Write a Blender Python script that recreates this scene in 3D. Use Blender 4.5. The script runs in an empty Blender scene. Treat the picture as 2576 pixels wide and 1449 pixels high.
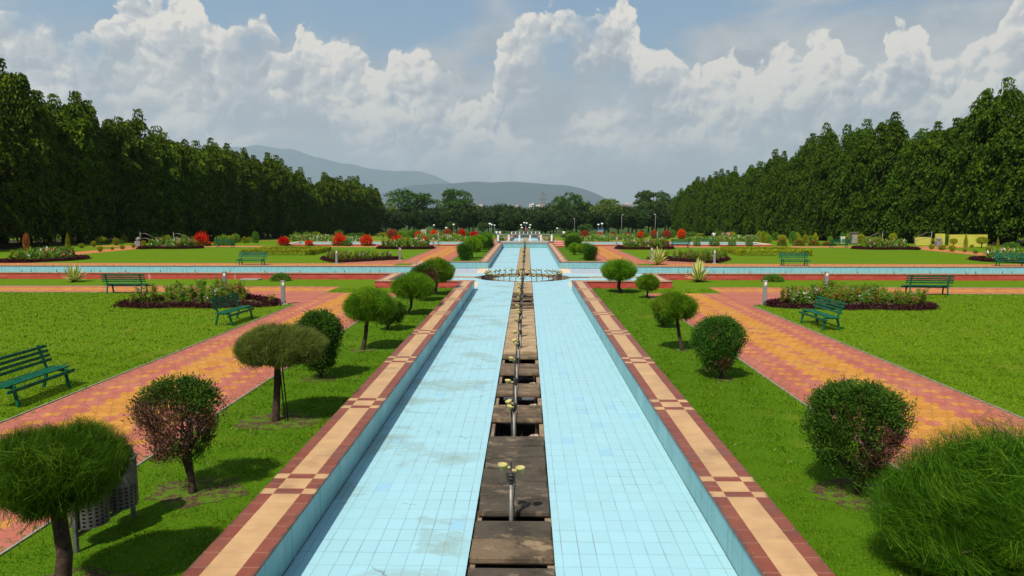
import bpy, math, random
import numpy as np
from mathutils import Vector, Matrix, Euler
R = math.radians
PI = math.pi
sc = bpy.context.scene
COL = sc.collection
rnd = random.Random(7)

# ------------------------------------------------------------------ camera model (photo measured on a 2576 x 1449 frame)
FPX = 1850.0; CX, CY = 1288.0, 724.5
CAMP = Vector((0.16, 0.0, 3.7))
PITCH = math.atan(192.5/FPX); YAW = math.atan(36/FPX)
Fv = Vector((-math.sin(YAW)*math.cos(PITCH), math.cos(YAW)*math.cos(PITCH), -math.sin(PITCH)))
Rv = Vector((math.cos(YAW), math.sin(YAW), 0))
Uv = Rv.cross(Fv)
cam_d = bpy.data.cameras.new('camera'); cam = bpy.data.objects.new('camera', cam_d); COL.objects.link(cam)
cam_d.sensor_width = 36; cam_d.lens = 36*FPX/2576; cam_d.clip_end = 60000; cam_d.clip_start = .05
cam.location = CAMP
cam.rotation_euler = Matrix((Rv, Uv, -Fv)).transposed().to_euler()
sc.camera = cam

PROF = [(-1e6, 0), (86, 0), (100, -.8), (155, -1.9), (280, -5.2), (420, -8), (900, -10), (1e6, -10)]
def gz(y):
    for (a, b), (c, d) in zip(PROF, PROF[1:]):
        if y <= c: return b + (d-b)*(y-a)/(c-a)
    return -10
def ray(px, py):
    return (Fv*FPX + Rv*(px-CX) - Uv*(py-CY))
def W(px, py, z=None):
    """ground point seen at a photo position (z: height above the lawn level, None: the terrain)"""
    d = ray(px, py)
    if z is not None:
        t = (z-CAMP.z)/d.z
        return CAMP.x+d.x*t, CAMP.y+d.y*t
    zz = 0
    for _ in range(60):
        if d.z >= -1e-6: break
        t = (zz-CAMP.z)/d.z
        zz = zz*.5 + .5*gz(CAMP.y+d.y*t)
    return CAMP.x+d.x*t, CAMP.y+d.y*t
def depth_px(y, x=0):
    """photo pixels per metre at a depth"""
    return FPX/max(1, (y*math.cos(PITCH)+.36))
def Xat(px, y):
    return CAMP.x + (px-1324.0)*(y*math.cos(PITCH)+.36)/FPX

# ------------------------------------------------------------------ objects
def put(name, data, parent=None):
    o = bpy.data.objects.new(name, data); COL.objects.link(o)
    if parent: o.parent = parent
    return o
def tag(o, label=None, cat=None, group=None, kind=None):
    if label: o['label'] = label
    if cat: o['category'] = cat
    if group: o['group'] = group
    if kind: o['kind'] = kind
    return o
def thing(name, label, cat, loc=(0, 0, 0), rz=0, group=None):
    o = put(name, None); o.location = loc; o.rotation_euler = (0, 0, rz); o.empty_display_size = .1
    return tag(o, label, cat, group)
def kids(o):
    return [c for c in KID.get(o.name, [])]
KID = {}
def copy_tree(o, parent=None):
    c = o.copy(); COL.objects.link(c)
    if parent: c.parent = parent
    for ch in o.children: copy_tree(ch, c)
    return c
def place(proto, used, loc, rz=0, s=(1, 1, 1), label=None, group=None, cat=None):
    """first call moves the prototype itself, later calls copy it with its parts"""
    if proto.name in used: o = copy_tree(proto)
    else: used.add(proto.name); o = proto
    o.location = loc; o.rotation_euler = (0, 0, rz); o.scale = s
    if label: o['label'] = label
    if cat: o['category'] = cat
    if group: o['group'] = group
    elif 'group' in o: del o['group']
    return o
USED = set()

class MB:
    def __init__(s): s.v = []; s.f = []; s.m = []; s.uv = []; s.mi = 0; s.sm = []
    def face(s, pts, uv=None, smooth=False):
        n = len(s.v); s.v += [tuple(p) for p in pts]; s.f.append(tuple(range(n, n+len(pts)))); s.m.append(s.mi); s.sm.append(smooth)
        s.uv.append(uv if uv else [(p[0], p[1]) for p in pts])
    def rect(s, x0, x1, y0, y1, z):
        s.face([(x0, y0, z), (x1, y0, z), (x1, y1, z), (x0, y1, z)])
    def box(s, c, d, rot=None, bev=0.0):
        hx, hy, hz = d[0]/2, d[1]/2, d[2]/2; b = min(bev, hx*.9, hy*.9, hz*.9)
        c = Vector(c)
        def T(p): p = Vector(p); return c + (rot @ p if rot else p)
        if b <= 0:
            P = [T((sx*hx, sy*hy, sz*hz)) for sz in (-1, 1) for sy in (-1, 1) for sx in (-1, 1)]
            for q in ((0, 2, 3, 1), (4, 5, 7, 6), (0, 1, 5, 4), (2, 6, 7, 3), (0, 4, 6, 2), (1, 3, 7, 5)): s.face([P[i] for i in q])
            return
        # chamfered box: convex hull style with 24 verts
        import itertools
        def v(sx, sy, sz, a):
            return T((sx*(hx-(0 if a == 0 else b)), sy*(hy-(0 if a == 1 else b)), sz*(hz-(0 if a == 2 else b))))
        cyc = [(-1, -1), (1, -1), (1, 1), (-1, 1)]
        for sg in (-1, 1):
            o = 1 if sg > 0 else -1
            q = [v(sg, a, c2, 0) for a, c2 in cyc][::o]; s.face(q)
            q = [v(a, sg, c2, 1) for a, c2 in cyc][::-o]; s.face(q)
            q = [v(a, c2, sg, 2) for a, c2 in cyc][::o]; s.face(q)
        for s1 in (-1, 1):
            for s2 in (-1, 1):
                k = s1*s2
                q = [v(s1, s2, -1, 0), v(s1, s2, -1, 1), v(s1, s2, 1, 1), v(s1, s2, 1, 0)]; s.face(q[::k])
                q = [v(s1, -1, s2, 2), v(s1, -1, s2, 0), v(s1, 1, s2, 0), v(s1, 1, s2, 2)]; s.face(q[::k])
                q = [v(-1, s1, s2, 1), v(-1, s1, s2, 2), v(1, s1, s2, 2), v(1, s1, s2, 1)]; s.face(q[::k])
        for sx in (-1, 1):
            for sy in (-1, 1):
                for sz in (-1, 1):
                    q = [v(sx, sy, sz, 0), v(sx, sy, sz, 1), v(sx, sy, sz, 2)]; s.face(q[::sx*sy*sz])
    def bar(s, a, b, w, h, bev=0.0, roll=0.0):
        """box from a to b, w wide (sideways) and h high"""
        a, b = Vector(a), Vector(b); d = b-a; L = d.length; d.normalize()
        up = Vector((0, 0, 1)) if abs(d.z) < .98 else Vector((0, 1, 0))
        x = d.cross(up).normalized(); z = x.cross(d)
        M = Matrix((x, d, z)).transposed()
        if roll: M = M @ Matrix.Rotation(roll, 3, 'Y')
        s.box((a+b)/2, (w, L, h), M, bev)
    def tube(s, pts, rad, n=8, cap=True, smooth=True):
        pts = [Vector(p) for p in pts]
        if not hasattr(rad, '__len__'): rad = [rad]*len(pts)
        rings = []
        ref = Vector((1, 0, 0))
        for i, p in enumerate(pts):
            d = (pts[min(i+1, len(pts)-1)]-pts[max(i-1, 0)]).normalized()
            x = (ref - d*ref.dot(d))
            if x.length < .1: x = Vector((0, 1, 0)) - d*d.y
            x.normalize(); y = d.cross(x); ref = x
            rings.append([p+(x*math.cos(2*PI*k/n)+y*math.sin(2*PI*k/n))*rad[i] for k in range(n)])
        b = len(s.v)
        for r_ in rings: s.v += [tuple(q) for q in r_]
        for i in range(len(rings)-1):
            for k in range(n):
                k2 = (k+1) % n
                s.f.append((b+i*n+k, b+i*n+k2, b+(i+1)*n+k2, b+(i+1)*n+k)); s.m.append(s.mi); s.sm.append(smooth)
                s.uv.append([(k/n, i), ((k+1)/n, i), ((k+1)/n, i+1), (k/n, i+1)])
        if cap:
            s.f.append(tuple(b+k for k in range(n))[::-1]); s.m.append(s.mi); s.sm.append(False); s.uv.append([(0, 0)]*n)
            e = b+(len(rings)-1)*n
            s.f.append(tuple(e+k for k in range(n))); s.m.append(s.mi); s.sm.append(False); s.uv.append([(0, 0)]*n)
    def lathe(s, prof, c=(0, 0, 0), n=16, M=None, smooth=True):
        """prof: (radius, z) pairs from bottom to top"""
        c = Vector(c); b = len(s.v)
        for r_, z in prof:
            for k in range(n):
                p = Vector((r_*math.cos(2*PI*k/n), r_*math.sin(2*PI*k/n), z))
                s.v.append(tuple(c+(M @ p if M else p)))
        for i in range(len(prof)-1):
            for k in range(n):
                k2 = (k+1) % n
                s.f.append((b+i*n+k, b+i*n+k2, b+(i+1)*n+k2, b+(i+1)*n+k)); s.m.append(s.mi); s.sm.append(smooth)
                s.uv.append([(0, 0)]*4)
    def build(s, name, mats, parent=None, me_only=False):
        me = bpy.data.meshes.new(name)
        me.from_pydata(s.v, [], s.f)
        if not isinstance(mats, (list, tuple)): mats = [mats]
        for m in mats: me.materials.append(m)
        me.polygons.foreach_set('material_index', s.m)
        me.polygons.foreach_set('use_smooth', s.sm)
        uvl = me.uv_layers.new(name='UVMap')
        flat = [c for f in s.uv for p in f for c in p]
        uvl.data.foreach_set('uv', flat)
        me.update()
        if me_only: return me
        return put(name, me, parent)

def np_mesh(name, V, k, mats, mi=None, smooth=False):
    """V: (nfaces*k, 3) vertices of separate k-gons"""
    V = np.asarray(V, dtype=np.float32).reshape(-1, 3); n = len(V)//k
    me = bpy.data.meshes.new(name)
    me.vertices.add(n*k); me.vertices.foreach_set('co', V.ravel())
    me.loops.add(n*k); me.loops.foreach_set('vertex_index', np.arange(n*k, dtype=np.int32))
    me.polygons.add(n); me.polygons.foreach_set('loop_start', np.arange(0, n*k, k, dtype=np.int32))
    try: me.polygons.foreach_set('loop_total', np.full(n, k, dtype=np.int32))
    except Exception: pass
    if not isinstance(mats, (list, tuple)): mats = [mats]
    for m in mats: me.materials.append(m)
    if mi is not None: me.polygons.foreach_set('material_index', np.asarray(mi, dtype=np.int32))
    me.update(calc_edges=True)
    return me
def nrm(a): return a/np.maximum(np.linalg.norm(a, axis=-1, keepdims=True), 1e-9)
def leaves(C, Dr, L, Wd, rg, fold=0.0):
    """diamond leaves with base at C pointing along Dr"""
    n = len(C); Dr = nrm(Dr); q = nrm(rg.normal(size=(n, 3))); S = nrm(np.cross(Dr, q))
    L = np.broadcast_to(np.asarray(L, float).reshape(-1, 1), (n, 1)); Wd = np.broadcast_to(np.asarray(Wd, float).reshape(-1, 1), (n, 1))
    m = C+Dr*L*.45
    return np.stack([C, m+S*Wd*.5, C+Dr*L, m-S*Wd*.5], 1)
def strands(C, Dr, L, Wd, rg, bend=None):
    n = len(C); Dr = nrm(Dr); S = nrm(np.cross(Dr, nrm(rg.normal(size=(n, 3)))))
    L = np.broadcast_to(np.asarray(L, float).reshape(-1, 1), (n, 1)); Wd = np.broadcast_to(np.asarray(Wd, float).reshape(-1, 1), (n, 1))
    return np.stack([C-S*Wd*.5, C+S*Wd*.5, C+Dr*L], 1)

# ------------------------------------------------------------------ materials
class NT:
    def __init__(s, name):
        s.m = bpy.data.materials.new(name); s.m.use_nodes = True; s.t = s.m.node_tree; s.t.nodes.clear()
    def n(s, kind, **kw):
        nd = s.t.nodes.new('ShaderNode'+kind)
        for k, v in kw.items(): setattr(nd, k, v)
        return nd
    def set(s, inp, v):
        if isinstance(v, bpy.types.NodeSocket): s.t.links.new(v, inp)
        elif isinstance(v, (tuple, list)) and len(v) == 3 and inp.type == 'RGBA': inp.default_value = (*v, 1)
        else: inp.default_value = v
    def math(s, op, a, b=0.0, c=0.0, clamp=False):
        nd = s.n('Math', operation=op, use_clamp=clamp)
        for i, v in enumerate((a, b, c)): s.set(nd.inputs[i], v)
        return nd.outputs[0]
    def vmath(s, op, a, b=(0, 0, 0)):
        nd = s.n('VectorMath', operation=op); s.set(nd.inputs[0], a); s.set(nd.inputs[1], b)
        return nd.outputs[1] if op in ('LENGTH', 'DISTANCE', 'DOT_PRODUCT') else nd.outputs[0]
    def mix(s, f, a, b, mode='MIX'):
        nd = s.n('Mix', data_type='RGBA', blend_type=mode); s.set(nd.inputs[0], f); s.set(nd.inputs[6], a); s.set(nd.inputs[7], b)
        return nd.outputs[2]
    def noise(s, vec, scale, detail=4, rough=.5, dist=0.0, dim='3D', out=0):
        nd = s.n('TexNoise', noise_dimensions=dim); s.set(nd.inputs['Vector'], vec)
        nd.inputs['Scale'].default_value = scale; nd.inputs['Detail'].default_value = detail
        nd.inputs['Roughness'].default_value = rough; nd.inputs['Distortion'].default_value = dist
        return nd.outputs[out]
    def ramp(s, f, lo, hi, a=0.0, b=1.0, smooth=True):
        nd = s.n('MapRange', interpolation_type='SMOOTHSTEP' if smooth else 'LINEAR', clamp=True) if smooth else s.n('MapRange')
        s.set(nd.inputs[0], f); nd.inputs[1].default_value = lo; nd.inputs[2].default_value = hi
        nd.inputs[3].default_value = a; nd.inputs[4].default_value = b
        return nd.outputs[0]
    def sep(s, v): nd = s.n('SeparateXYZ'); s.set(nd.inputs[0], v); return nd.outputs
    def comb(s, x, y, z=0.0):
        nd = s.n('CombineXYZ'); s.set(nd.inputs[0], x); s.set(nd.inputs[1], y); s.set(nd.inputs[2], z); return nd.outputs[0]
    @property
    def pos(s): return s.n('NewGeometry').outputs['Position']
    @property
    def obj(s): return s.n('TexCoord').outputs['Object']
    @property
    def uv(s): return s.n('TexCoord').outputs['UV']
    @property
    def isl(s): return s.n('NewGeometry').outputs['Random Per Island']
    @property
    def orn(s): return s.n('ObjectInfo').outputs['Random']
    def finish(s, color, rough=.8, metal=0.0, spec=.3, bump=None, bstr=.3, bdist=.01, transl=0.0, coat=0.0):
        p = s.n('BsdfPrincipled'); s.set(p.inputs['Base Color'], color); s.set(p.inputs['Roughness'], rough)
        s.set(p.inputs['Metallic'], metal); p.inputs['Specular IOR Level'].default_value = spec
        if coat: p.inputs['Coat Weight'].default_value = coat
        nrm_ = None
        if bump is not None:
            b = s.n('Bump'); b.inputs['Strength'].default_value = bstr; b.inputs['Distance'].default_value = bdist
            s.set(b.inputs['Height'], bump); s.t.links.new(b.outputs[0], p.inputs['Normal'])
        out = s.n('OutputMaterial'); sh = p.outputs[0]
        if transl:
            tr = s.n('BsdfTranslucent'); s.set(tr.inputs[0], color)
            mx = s.n('MixShader'); mx.inputs[0].default_value = transl
            s.t.links.new(sh, mx.inputs[1]); s.t.links.new(tr.outputs[0], mx.inputs[2]); sh = mx.outputs[0]
        s.t.links.new(sh, out.inputs[0]); return s.m

def plain(name, col, rough=.7, metal=0.0, spec=.3, var=.12, scale=6, coat=0.0, bstr=.15):
    t = NT(name); nz = t.noise(t.obj, scale, 5, .6)
    f = t.ramp(nz, .3, .7, 0, 1)
    c = t.mix(f, tuple(x*(1-var) for x in col), tuple(min(1, x*(1+var)) for x in col))
    return t.finish(c, rough, metal, spec, bump=nz, bstr=bstr, bdist=.004, coat=coat)
def foliage(name, a, b, c=None, cs=1.2, rough=.6, spec=.08, transl=.25, cpos=.75):
    """leaf colours: a..b per leaf, c in whole clumps"""
    t = NT(name); col = t.mix(t.isl, a, b)
    if c:
        nz = t.noise(t.obj, cs, 3, .6); col = t.mix(t.ramp(nz, .52, .66, 0, cpos), col, c)
    hv = t.n('HueSaturation'); t.set(hv.inputs['Color'], col)
    t.set(hv.inputs['Value'], t.math('MULTIPLY_ADD', t.orn, .35, .83)); t.set(hv.inputs['Hue'], t.math('MULTIPLY_ADD', t.orn, .02, .49))
    return t.finish(hv.outputs[0], rough, 0, spec, transl=transl)

M = {}
M['bark'] = plain('bark', (.055, .036, .024), .9, spec=.15, var=.45, scale=14, bstr=.6)
M['barkdark'] = plain('bark dark', (.03, .022, .017), .9, spec=.15, var=.4, scale=10, bstr=.6)
M['barkgrey'] = plain('bark grey', (.10, .075, .055), .9, spec=.15, var=.35, scale=10, bstr=.6)
M['benchgreen'] = plain('bench green paint', (.006, .095, .042), .55, spec=.15, var=.42, scale=7)
M['concrete'] = plain('bollard concrete', (.2, .2, .195), .85, var=.16, scale=12)
M['lampglass'] = plain('bollard lens', (.75, .68, .45), .35, var=.06)
M['capmetal'] = plain('bollard cap', (.22, .22, .215), .6, var=.2)
M['steel'] = plain('galvanised steel', (.20, .19, .17), .5, metal=.5, var=.15)
M['darkiron'] = plain('dark iron', (.035, .032, .03), .6, metal=.3, var=.3)
M['cup'] = plain('yellow lamp plastic', (.50, .43, .15), .45, var=.1)
M['pvc'] = plain('tan pipe', (.42, .30, .19), .6, var=.2)
M['black'] = plain('black cable', (.012, .012, .012), .6)
M['whitepaint'] = plain('white paint', (.72, .70, .64), .6, var=.08)
M['railgrey'] = plain('grey rail paint', (.16, .2, .2), .5, var=.12)
M['soil'] = plain('soil', (.075, .045, .028), .95, spec=.1, var=.5, scale=7, bstr=.8)
M['dirt'] = plain('bare soil', (.13, .095, .05), .95, spec=.1, var=.5, scale=9, bstr=.8)
M['yellowwall'] = plain('yellow wall paint', (.47, .43, .065), .85, var=.12, scale=1)
M['stone'] = plain('carved stone', (.2, .19, .17), .9, var=.25)
M['bluepaint'] = plain('blue paint', (.03, .16, .38), .6)
M['creamstone'] = plain('cream stone', (.68, .52, .36), .75, var=.1)
M['binsteel'] = plain('bin steel', (.16, .155, .14), .5, metal=.55, var=.25)
M['globe'] = plain('white globe', (.78, .78, .76), .3, var=.03)
M['kerb'] = plain('kerb concrete', (.25, .235, .17), .9, var=.25)
M['pitfloor'] = plain('pit floor', (.03, .025, .02), .9, var=.4, scale=3)
M['pitwater'] = plain('pit water', (.01, .011, .012), .04, spec=.6, var=.1)
# ---- lawn
def lawn_mat():
    t = NT('lawn'); p = t.pos
    n1 = t.noise(p, .22, 4, .6); n2 = t.noise(p, 2.4, 5, .65); n3 = t.noise(p, 26, 4, .75)
    st = t.noise(t.vmath('MULTIPLY', p, (1.2, 7.0, 1.0)), 3.0, 4, .7)
    c = t.mix(t.ramp(n3, .3, .72), (.040, .100, .003), (.145, .245, .006))
    c = t.mix(t.ramp(n2, .42, .68, 0, .55), c, (.085, .19, .006))
    c = t.mix(t.ramp(st, .45, .62, 0, .45), c, (.18, .255, .008))
    c = t.mix(t.ramp(n1, .40, .66, 0, .5), c, (.115, .19, .004))
    strip = t.ramp(t.math('ABSOLUTE', t.sep(p)[0]), 6.2, 5.0, 0, .55); c = t.mix(strip, c, (.045, .125, .004))
    patch = t.noise(p, .55, 5, .65); c = t.mix(t.ramp(patch, .56, .72, 0, .6), c, (.17, .20, .018))
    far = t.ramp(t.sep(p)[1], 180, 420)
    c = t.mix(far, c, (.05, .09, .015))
    return t.finish(c, .85, 0, .04, bump=n3, bstr=.7, bdist=.03)
M['lawn'] = lawn_mat()
def blade_mat():
    t = NT('grass blades'); p = t.pos
    n2 = t.noise(p, 1.1, 4, .6)
    c = t.mix(t.isl, (.022, .085, .001), (.255, .395, .006))
    c = t.mix(t.ramp(n2, .45, .65, 0, .4), c, (.17, .30, .008))
    c = t.mix(t.ramp(t.math('ABSOLUTE', t.sep(p)[0]), 6.2, 5.0, 0, .5), c, (.05, .15, .003))
    c = t.mix(t.ramp(t.noise(p, .55, 5, .65), .56, .72, 0, .6), c, (.22, .25, .02))
    c = t.mix(t.math('GREATER_THAN', t.isl, .965), c, (.34, .30, .09))
    return t.finish(c, .7, 0, .08, transl=.3)
M['blade'] = blade_mat()
# ---- blue floor tiles
def tile_mat(name, tw=.192, tl=.305, stain=1.0, wall=False, base=(.345, .60, .645), axes='XY'):
    t = NT(name); s = t.sep(t.pos)
    if wall: u = t.math('ADD', s[0], s[1]); v = s[2]; vec = t.comb(u, t.math('ADD', v, .13))
    else: vec = t.comb(s[0], s[1])
    wob = t.noise(t.pos, .7, 2, .5, out=1)
    vec2 = t.vmath('ADD', vec, t.vmath('MULTIPLY', wob, (.012, .012, 0)))
    b = t.n('TexBrick', offset=0.0, squash=1.0); t.set(b.inputs['Vector'], vec2)
    b.inputs['Scale'].default_value = 1; b.inputs['Mortar Size'].default_value = .0034 if not wall else .004
    b.inputs['Mortar Smooth'].default_value = .15; b.inputs['Bias'].default_value = 0
    b.inputs['Brick Width'].default_value = tw; b.inputs['Row Height'].default_value = tl
    x = base
    t.set(b.inputs['Color1'], tuple(q*.975 for q in x)); t.set(b.inputs['Color2'], tuple(q*1.025 for q in x)); t.set(b.inputs['Mortar'], (.27, .41, .42))
    c = b.outputs[0]; fac = b.outputs[1]
    # odd bluer or greyer replacement tiles, in patches
    cell = t.comb(t.math('FLOOR', t.math('DIVIDE', t.sep(vec)[0], tw)), t.math('FLOOR', t.math('DIVIDE', t.sep(vec)[1], tl)))
    wn = t.n('TexWhiteNoise', noise_dimensions='2D'); t.set(wn.inputs[0], cell)
    c = t.mix(t.math('MULTIPLY', t.math('GREATER_THAN', wn.outputs[0], .982), t.math('SUBTRACT', 1.0, fac)), c, (x[0]*.86, x[1]*.93, x[2]*1.02))
    grime = t.noise(t.pos, .9, 5, .62); g2 = t.noise(t.pos, 6, 5, .7)
    # grout goes brown in places
    c = t.mix(t.math('MULTIPLY', fac, t.ramp(t.noise(t.pos, 1.4, 3), .45, .65, .05, .9)), c, (.17, .13, .085))
    if stain:
        xs = t.math('ABSOLUTE', t.math('ADD', s[0], 1.0))
        left = t.ramp(s[0], -.35, -.75) if not wall else 1.0
        st = t.noise(t.vmath('MULTIPLY', t.pos, (1.0, 1.35, 1)), .62, 6, .62, .4)
        m = t.math('MULTIPLY', t.ramp(st, .51, .68, 0, .78*stain), left)
        m = t.math('MULTIPLY', m, t.ramp(g2, .25, .6, .35, 1))
        c = t.mix(m, c, (.25, .34, .265))
        edge = t.math('MULTIPLY', t.ramp(st, .535, .56), t.ramp(st, .60, .57))
        c = t.mix(t.math('MULTIPLY', t.math('MULTIPLY', edge, left), .15), c, (.20, .20, .11))
    c = t.mix(t.ramp(grime, .5, .75, 0, .22), c, (.27, .42, .42))
    cr = t.n('TexVoronoi', feature='DISTANCE_TO_EDGE'); t.set(cr.inputs['Vector'], t.vmath('ADD', t.pos, t.vmath('MULTIPLY', t.noise(t.pos, 3, 3, out=1), (.7, .7, 0)))); cr.inputs['Scale'].default_value = .55
    crm = t.math('MULTIPLY', t.math('LESS_THAN', cr.outputs[0], .004), t.ramp(t.noise(t.pos, 1.1, 2), .6, .66))
    c = t.mix(t.math('MULTIPLY', crm, .55), c, (.12, .15, .14))
    if wall:
        drip = t.noise(t.comb(t.math('MULTIPLY', u, 9.0), t.math('MULTIPLY', v, .7), 0), 1.0, 4, .6)
        c = t.mix(t.ramp(drip, .48, .62, 0, .6), c, (.11, .23, .20))
        c = t.mix(.30, c, (.14, .30, .29)); c = t.mix(t.math('MULTIPLY', t.ramp(v, -.085, -.125), t.ramp(g2, .25, .5)), c, (.05, .055, .035))
    h = t.math('MULTIPLY', fac, -1.0)
    return t.finish(c, t.ramp(grime, .3, .7, .28, .5), 0, .45, bump=h, bstr=.4, bdist=.004)
M['tile'] = tile_mat('pool floor tiles')
M['tileB'] = tile_mat('cross channel floor tiles', .305, .192, .35)
M['walltile'] = tile_mat('pool wall tiles', .21, .232, 0, wall=True, base=(.20, .43, .45))
M['lav'] = tile_mat('lavender floor tiles', .3, .3, 0, base=(.43, .46, .50))
# ---- coping
def coping_mat():
    t = NT('coping tiles'); s = t.sep(t.uv); u = s[0]; v = s[1]   # u 0..0.62 across, v metres along
    ph = t.math('FLOORED_MODULO', t.math('SUBTRACT', v, 8.8-.35+.02), 3.87)   # cross band occupies 0..0.68
    inb = t.math('LESS_THAN', ph, .68)
    mid = t.math('MULTIPLY', inb, t.math('MULTIPLY', t.math('GREATER_THAN', ph, .17), t.math('LESS_THAN', ph, .51)))
    out = t.math('SUBTRACT', inb, mid)
    cen = t.math('MULTIPLY', t.math('GREATER_THAN', u, .155), t.math('LESS_THAN', u, .465))
    # peach where centre xor outer band rows
    pe = t.math('ABSOLUTE', t.math('SUBTRACT', cen, out))
    n = t.noise(t.pos, 3, 5, .6)
    peach = t.mix(t.ramp(n, .3, .7), (.52, .30, .128), (.62, .38, .170))
    # small embossed studs on the peach tiles
    a = t.math('SINE', t.math('MULTIPLY', u, 2*PI/.0517)); b = t.math('SINE', t.math('MULTIPLY', v, 2*PI/.0517))
    stud = t.math('GREATER_THAN', t.math('MULTIPLY', a, b), .25)
    peach = t.mix(t.math('MULTIPLY', stud, .28), peach, (.40, .25, .12))
    brown = t.mix(t.ramp(n, .3, .7), (.185, .040, .022), (.245, .060, .031))
    c = t.mix(pe, brown, peach)
    # joints every 0.31 m along
    j = t.math('FLOORED_MODULO', t.math('SUBTRACT', v, 8.8), .31)
    jm = t.math('LESS_THAN', j, .009)
    c = t.mix(t.math('MULTIPLY', jm, .75), c, (.42, .25, .15))
    d = t.noise(t.pos, 1.3, 6, .7)
    c = t.mix(t.ramp(d, .52, .76, 0, .5), c, (.12, .07, .045)); e = t.math('ABSOLUTE', t.math('SUBTRACT', u, .31)); c = t.mix(t.math('MULTIPLY', t.ramp(e, .262, .31), t.ramp(t.noise(t.pos, 7, 5, .75), .44, .58, 0, .8)), c, (.06, .045, .03))
    sp = t.noise(t.pos, 40, 2, .5); c = t.mix(t.ramp(sp, .68, .74, 0, .5), c, (.5, .4, .3))
    # tone steps from tile to tile
    cell = t.comb(t.math('FLOOR', t.math('DIVIDE', t.math('SUBTRACT', v, 8.8), .31)), t.math('ADD', cen, t.math('MULTIPLY', t.math('GREATER_THAN', u, .465), 3.0)))
    wn = t.n('TexWhiteNoise', noise_dimensions='2D'); t.set(wn.inputs[0], cell)
    c = t.mix(t.math('MULTIPLY', wn.outputs[0], .16), c, (.30, .17, .10))
    return t.finish(c, t.ramp(n, .3, .7, .35, .6), 0, .4)
M['coping'] = coping_mat()
def redwall_mat():
    t = NT('red painted wall'); n = t.noise(t.pos, 1.2, 6, .7); n2 = t.noise(t.pos, 6, 5, .7)
    c = t.mix(t.ramp(n, .3, .7), (.36, .045, .028), (.47, .085, .06))
    s = t.sep(t.pos)
    c = t.mix(t.ramp(n2, .6, .78, 0, .55), c, (.55, .28, .22))
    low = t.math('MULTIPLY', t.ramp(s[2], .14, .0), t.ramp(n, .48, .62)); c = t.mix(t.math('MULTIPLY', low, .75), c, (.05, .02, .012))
    v = t.math('MULTIPLY', t.ramp(t.noise(t.comb(s[0], 0, t.math('MULTIPLY', s[2], .1)), 1.1, 2), .66, .69), .5); c = t.mix(v, c, (.5, .38, .32))
    return t.finish(c, .8, 0, .2, bump=n2, bstr=.4, bdist=.01)
M['redwall'] = redwall_mat()
def concrete_slab(name, a, b, st):
    t = NT(name); o = t.vmath('ADD', t.pos, t.comb(t.math('MULTIPLY', t.orn, 37), 0, 0))
    n = t.noise(o, 2.2, 6, .62); n2 = t.noise(o, 25, 5, .7)
    c = t.mix(t.ramp(n, .32, .6), a, b)
    ys = t.noise(t.vmath('MULTIPLY', o, (1.6, 2.6, 1)), 1.7, 7, .72)
    c = t.mix(t.ramp(ys, .52, .64, 0, st), c, (.36, .26, .15))
    c = t.mix(t.ramp(n2, .5, .75, 0, .5), c, (.045, .035, .024))
    return t.finish(c, .9, 0, .15, bump=n2, bstr=.7, bdist=.012)
M['slab'] = concrete_slab('dark wet slab', (.046, .038, .028), (.088, .071, .050), .42)
M['slabdry'] = concrete_slab('dry tan slab', (.26, .175, .09), (.44, .315, .175), .5)
M['slabmid'] = concrete_slab('brown slab', (.075, .054, .035), (.18, .125, .075), .65)
M['pitwall'] = concrete_slab('rough pit concrete', (.17, .125, .08), (.30, .22, .14), .5)
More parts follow.
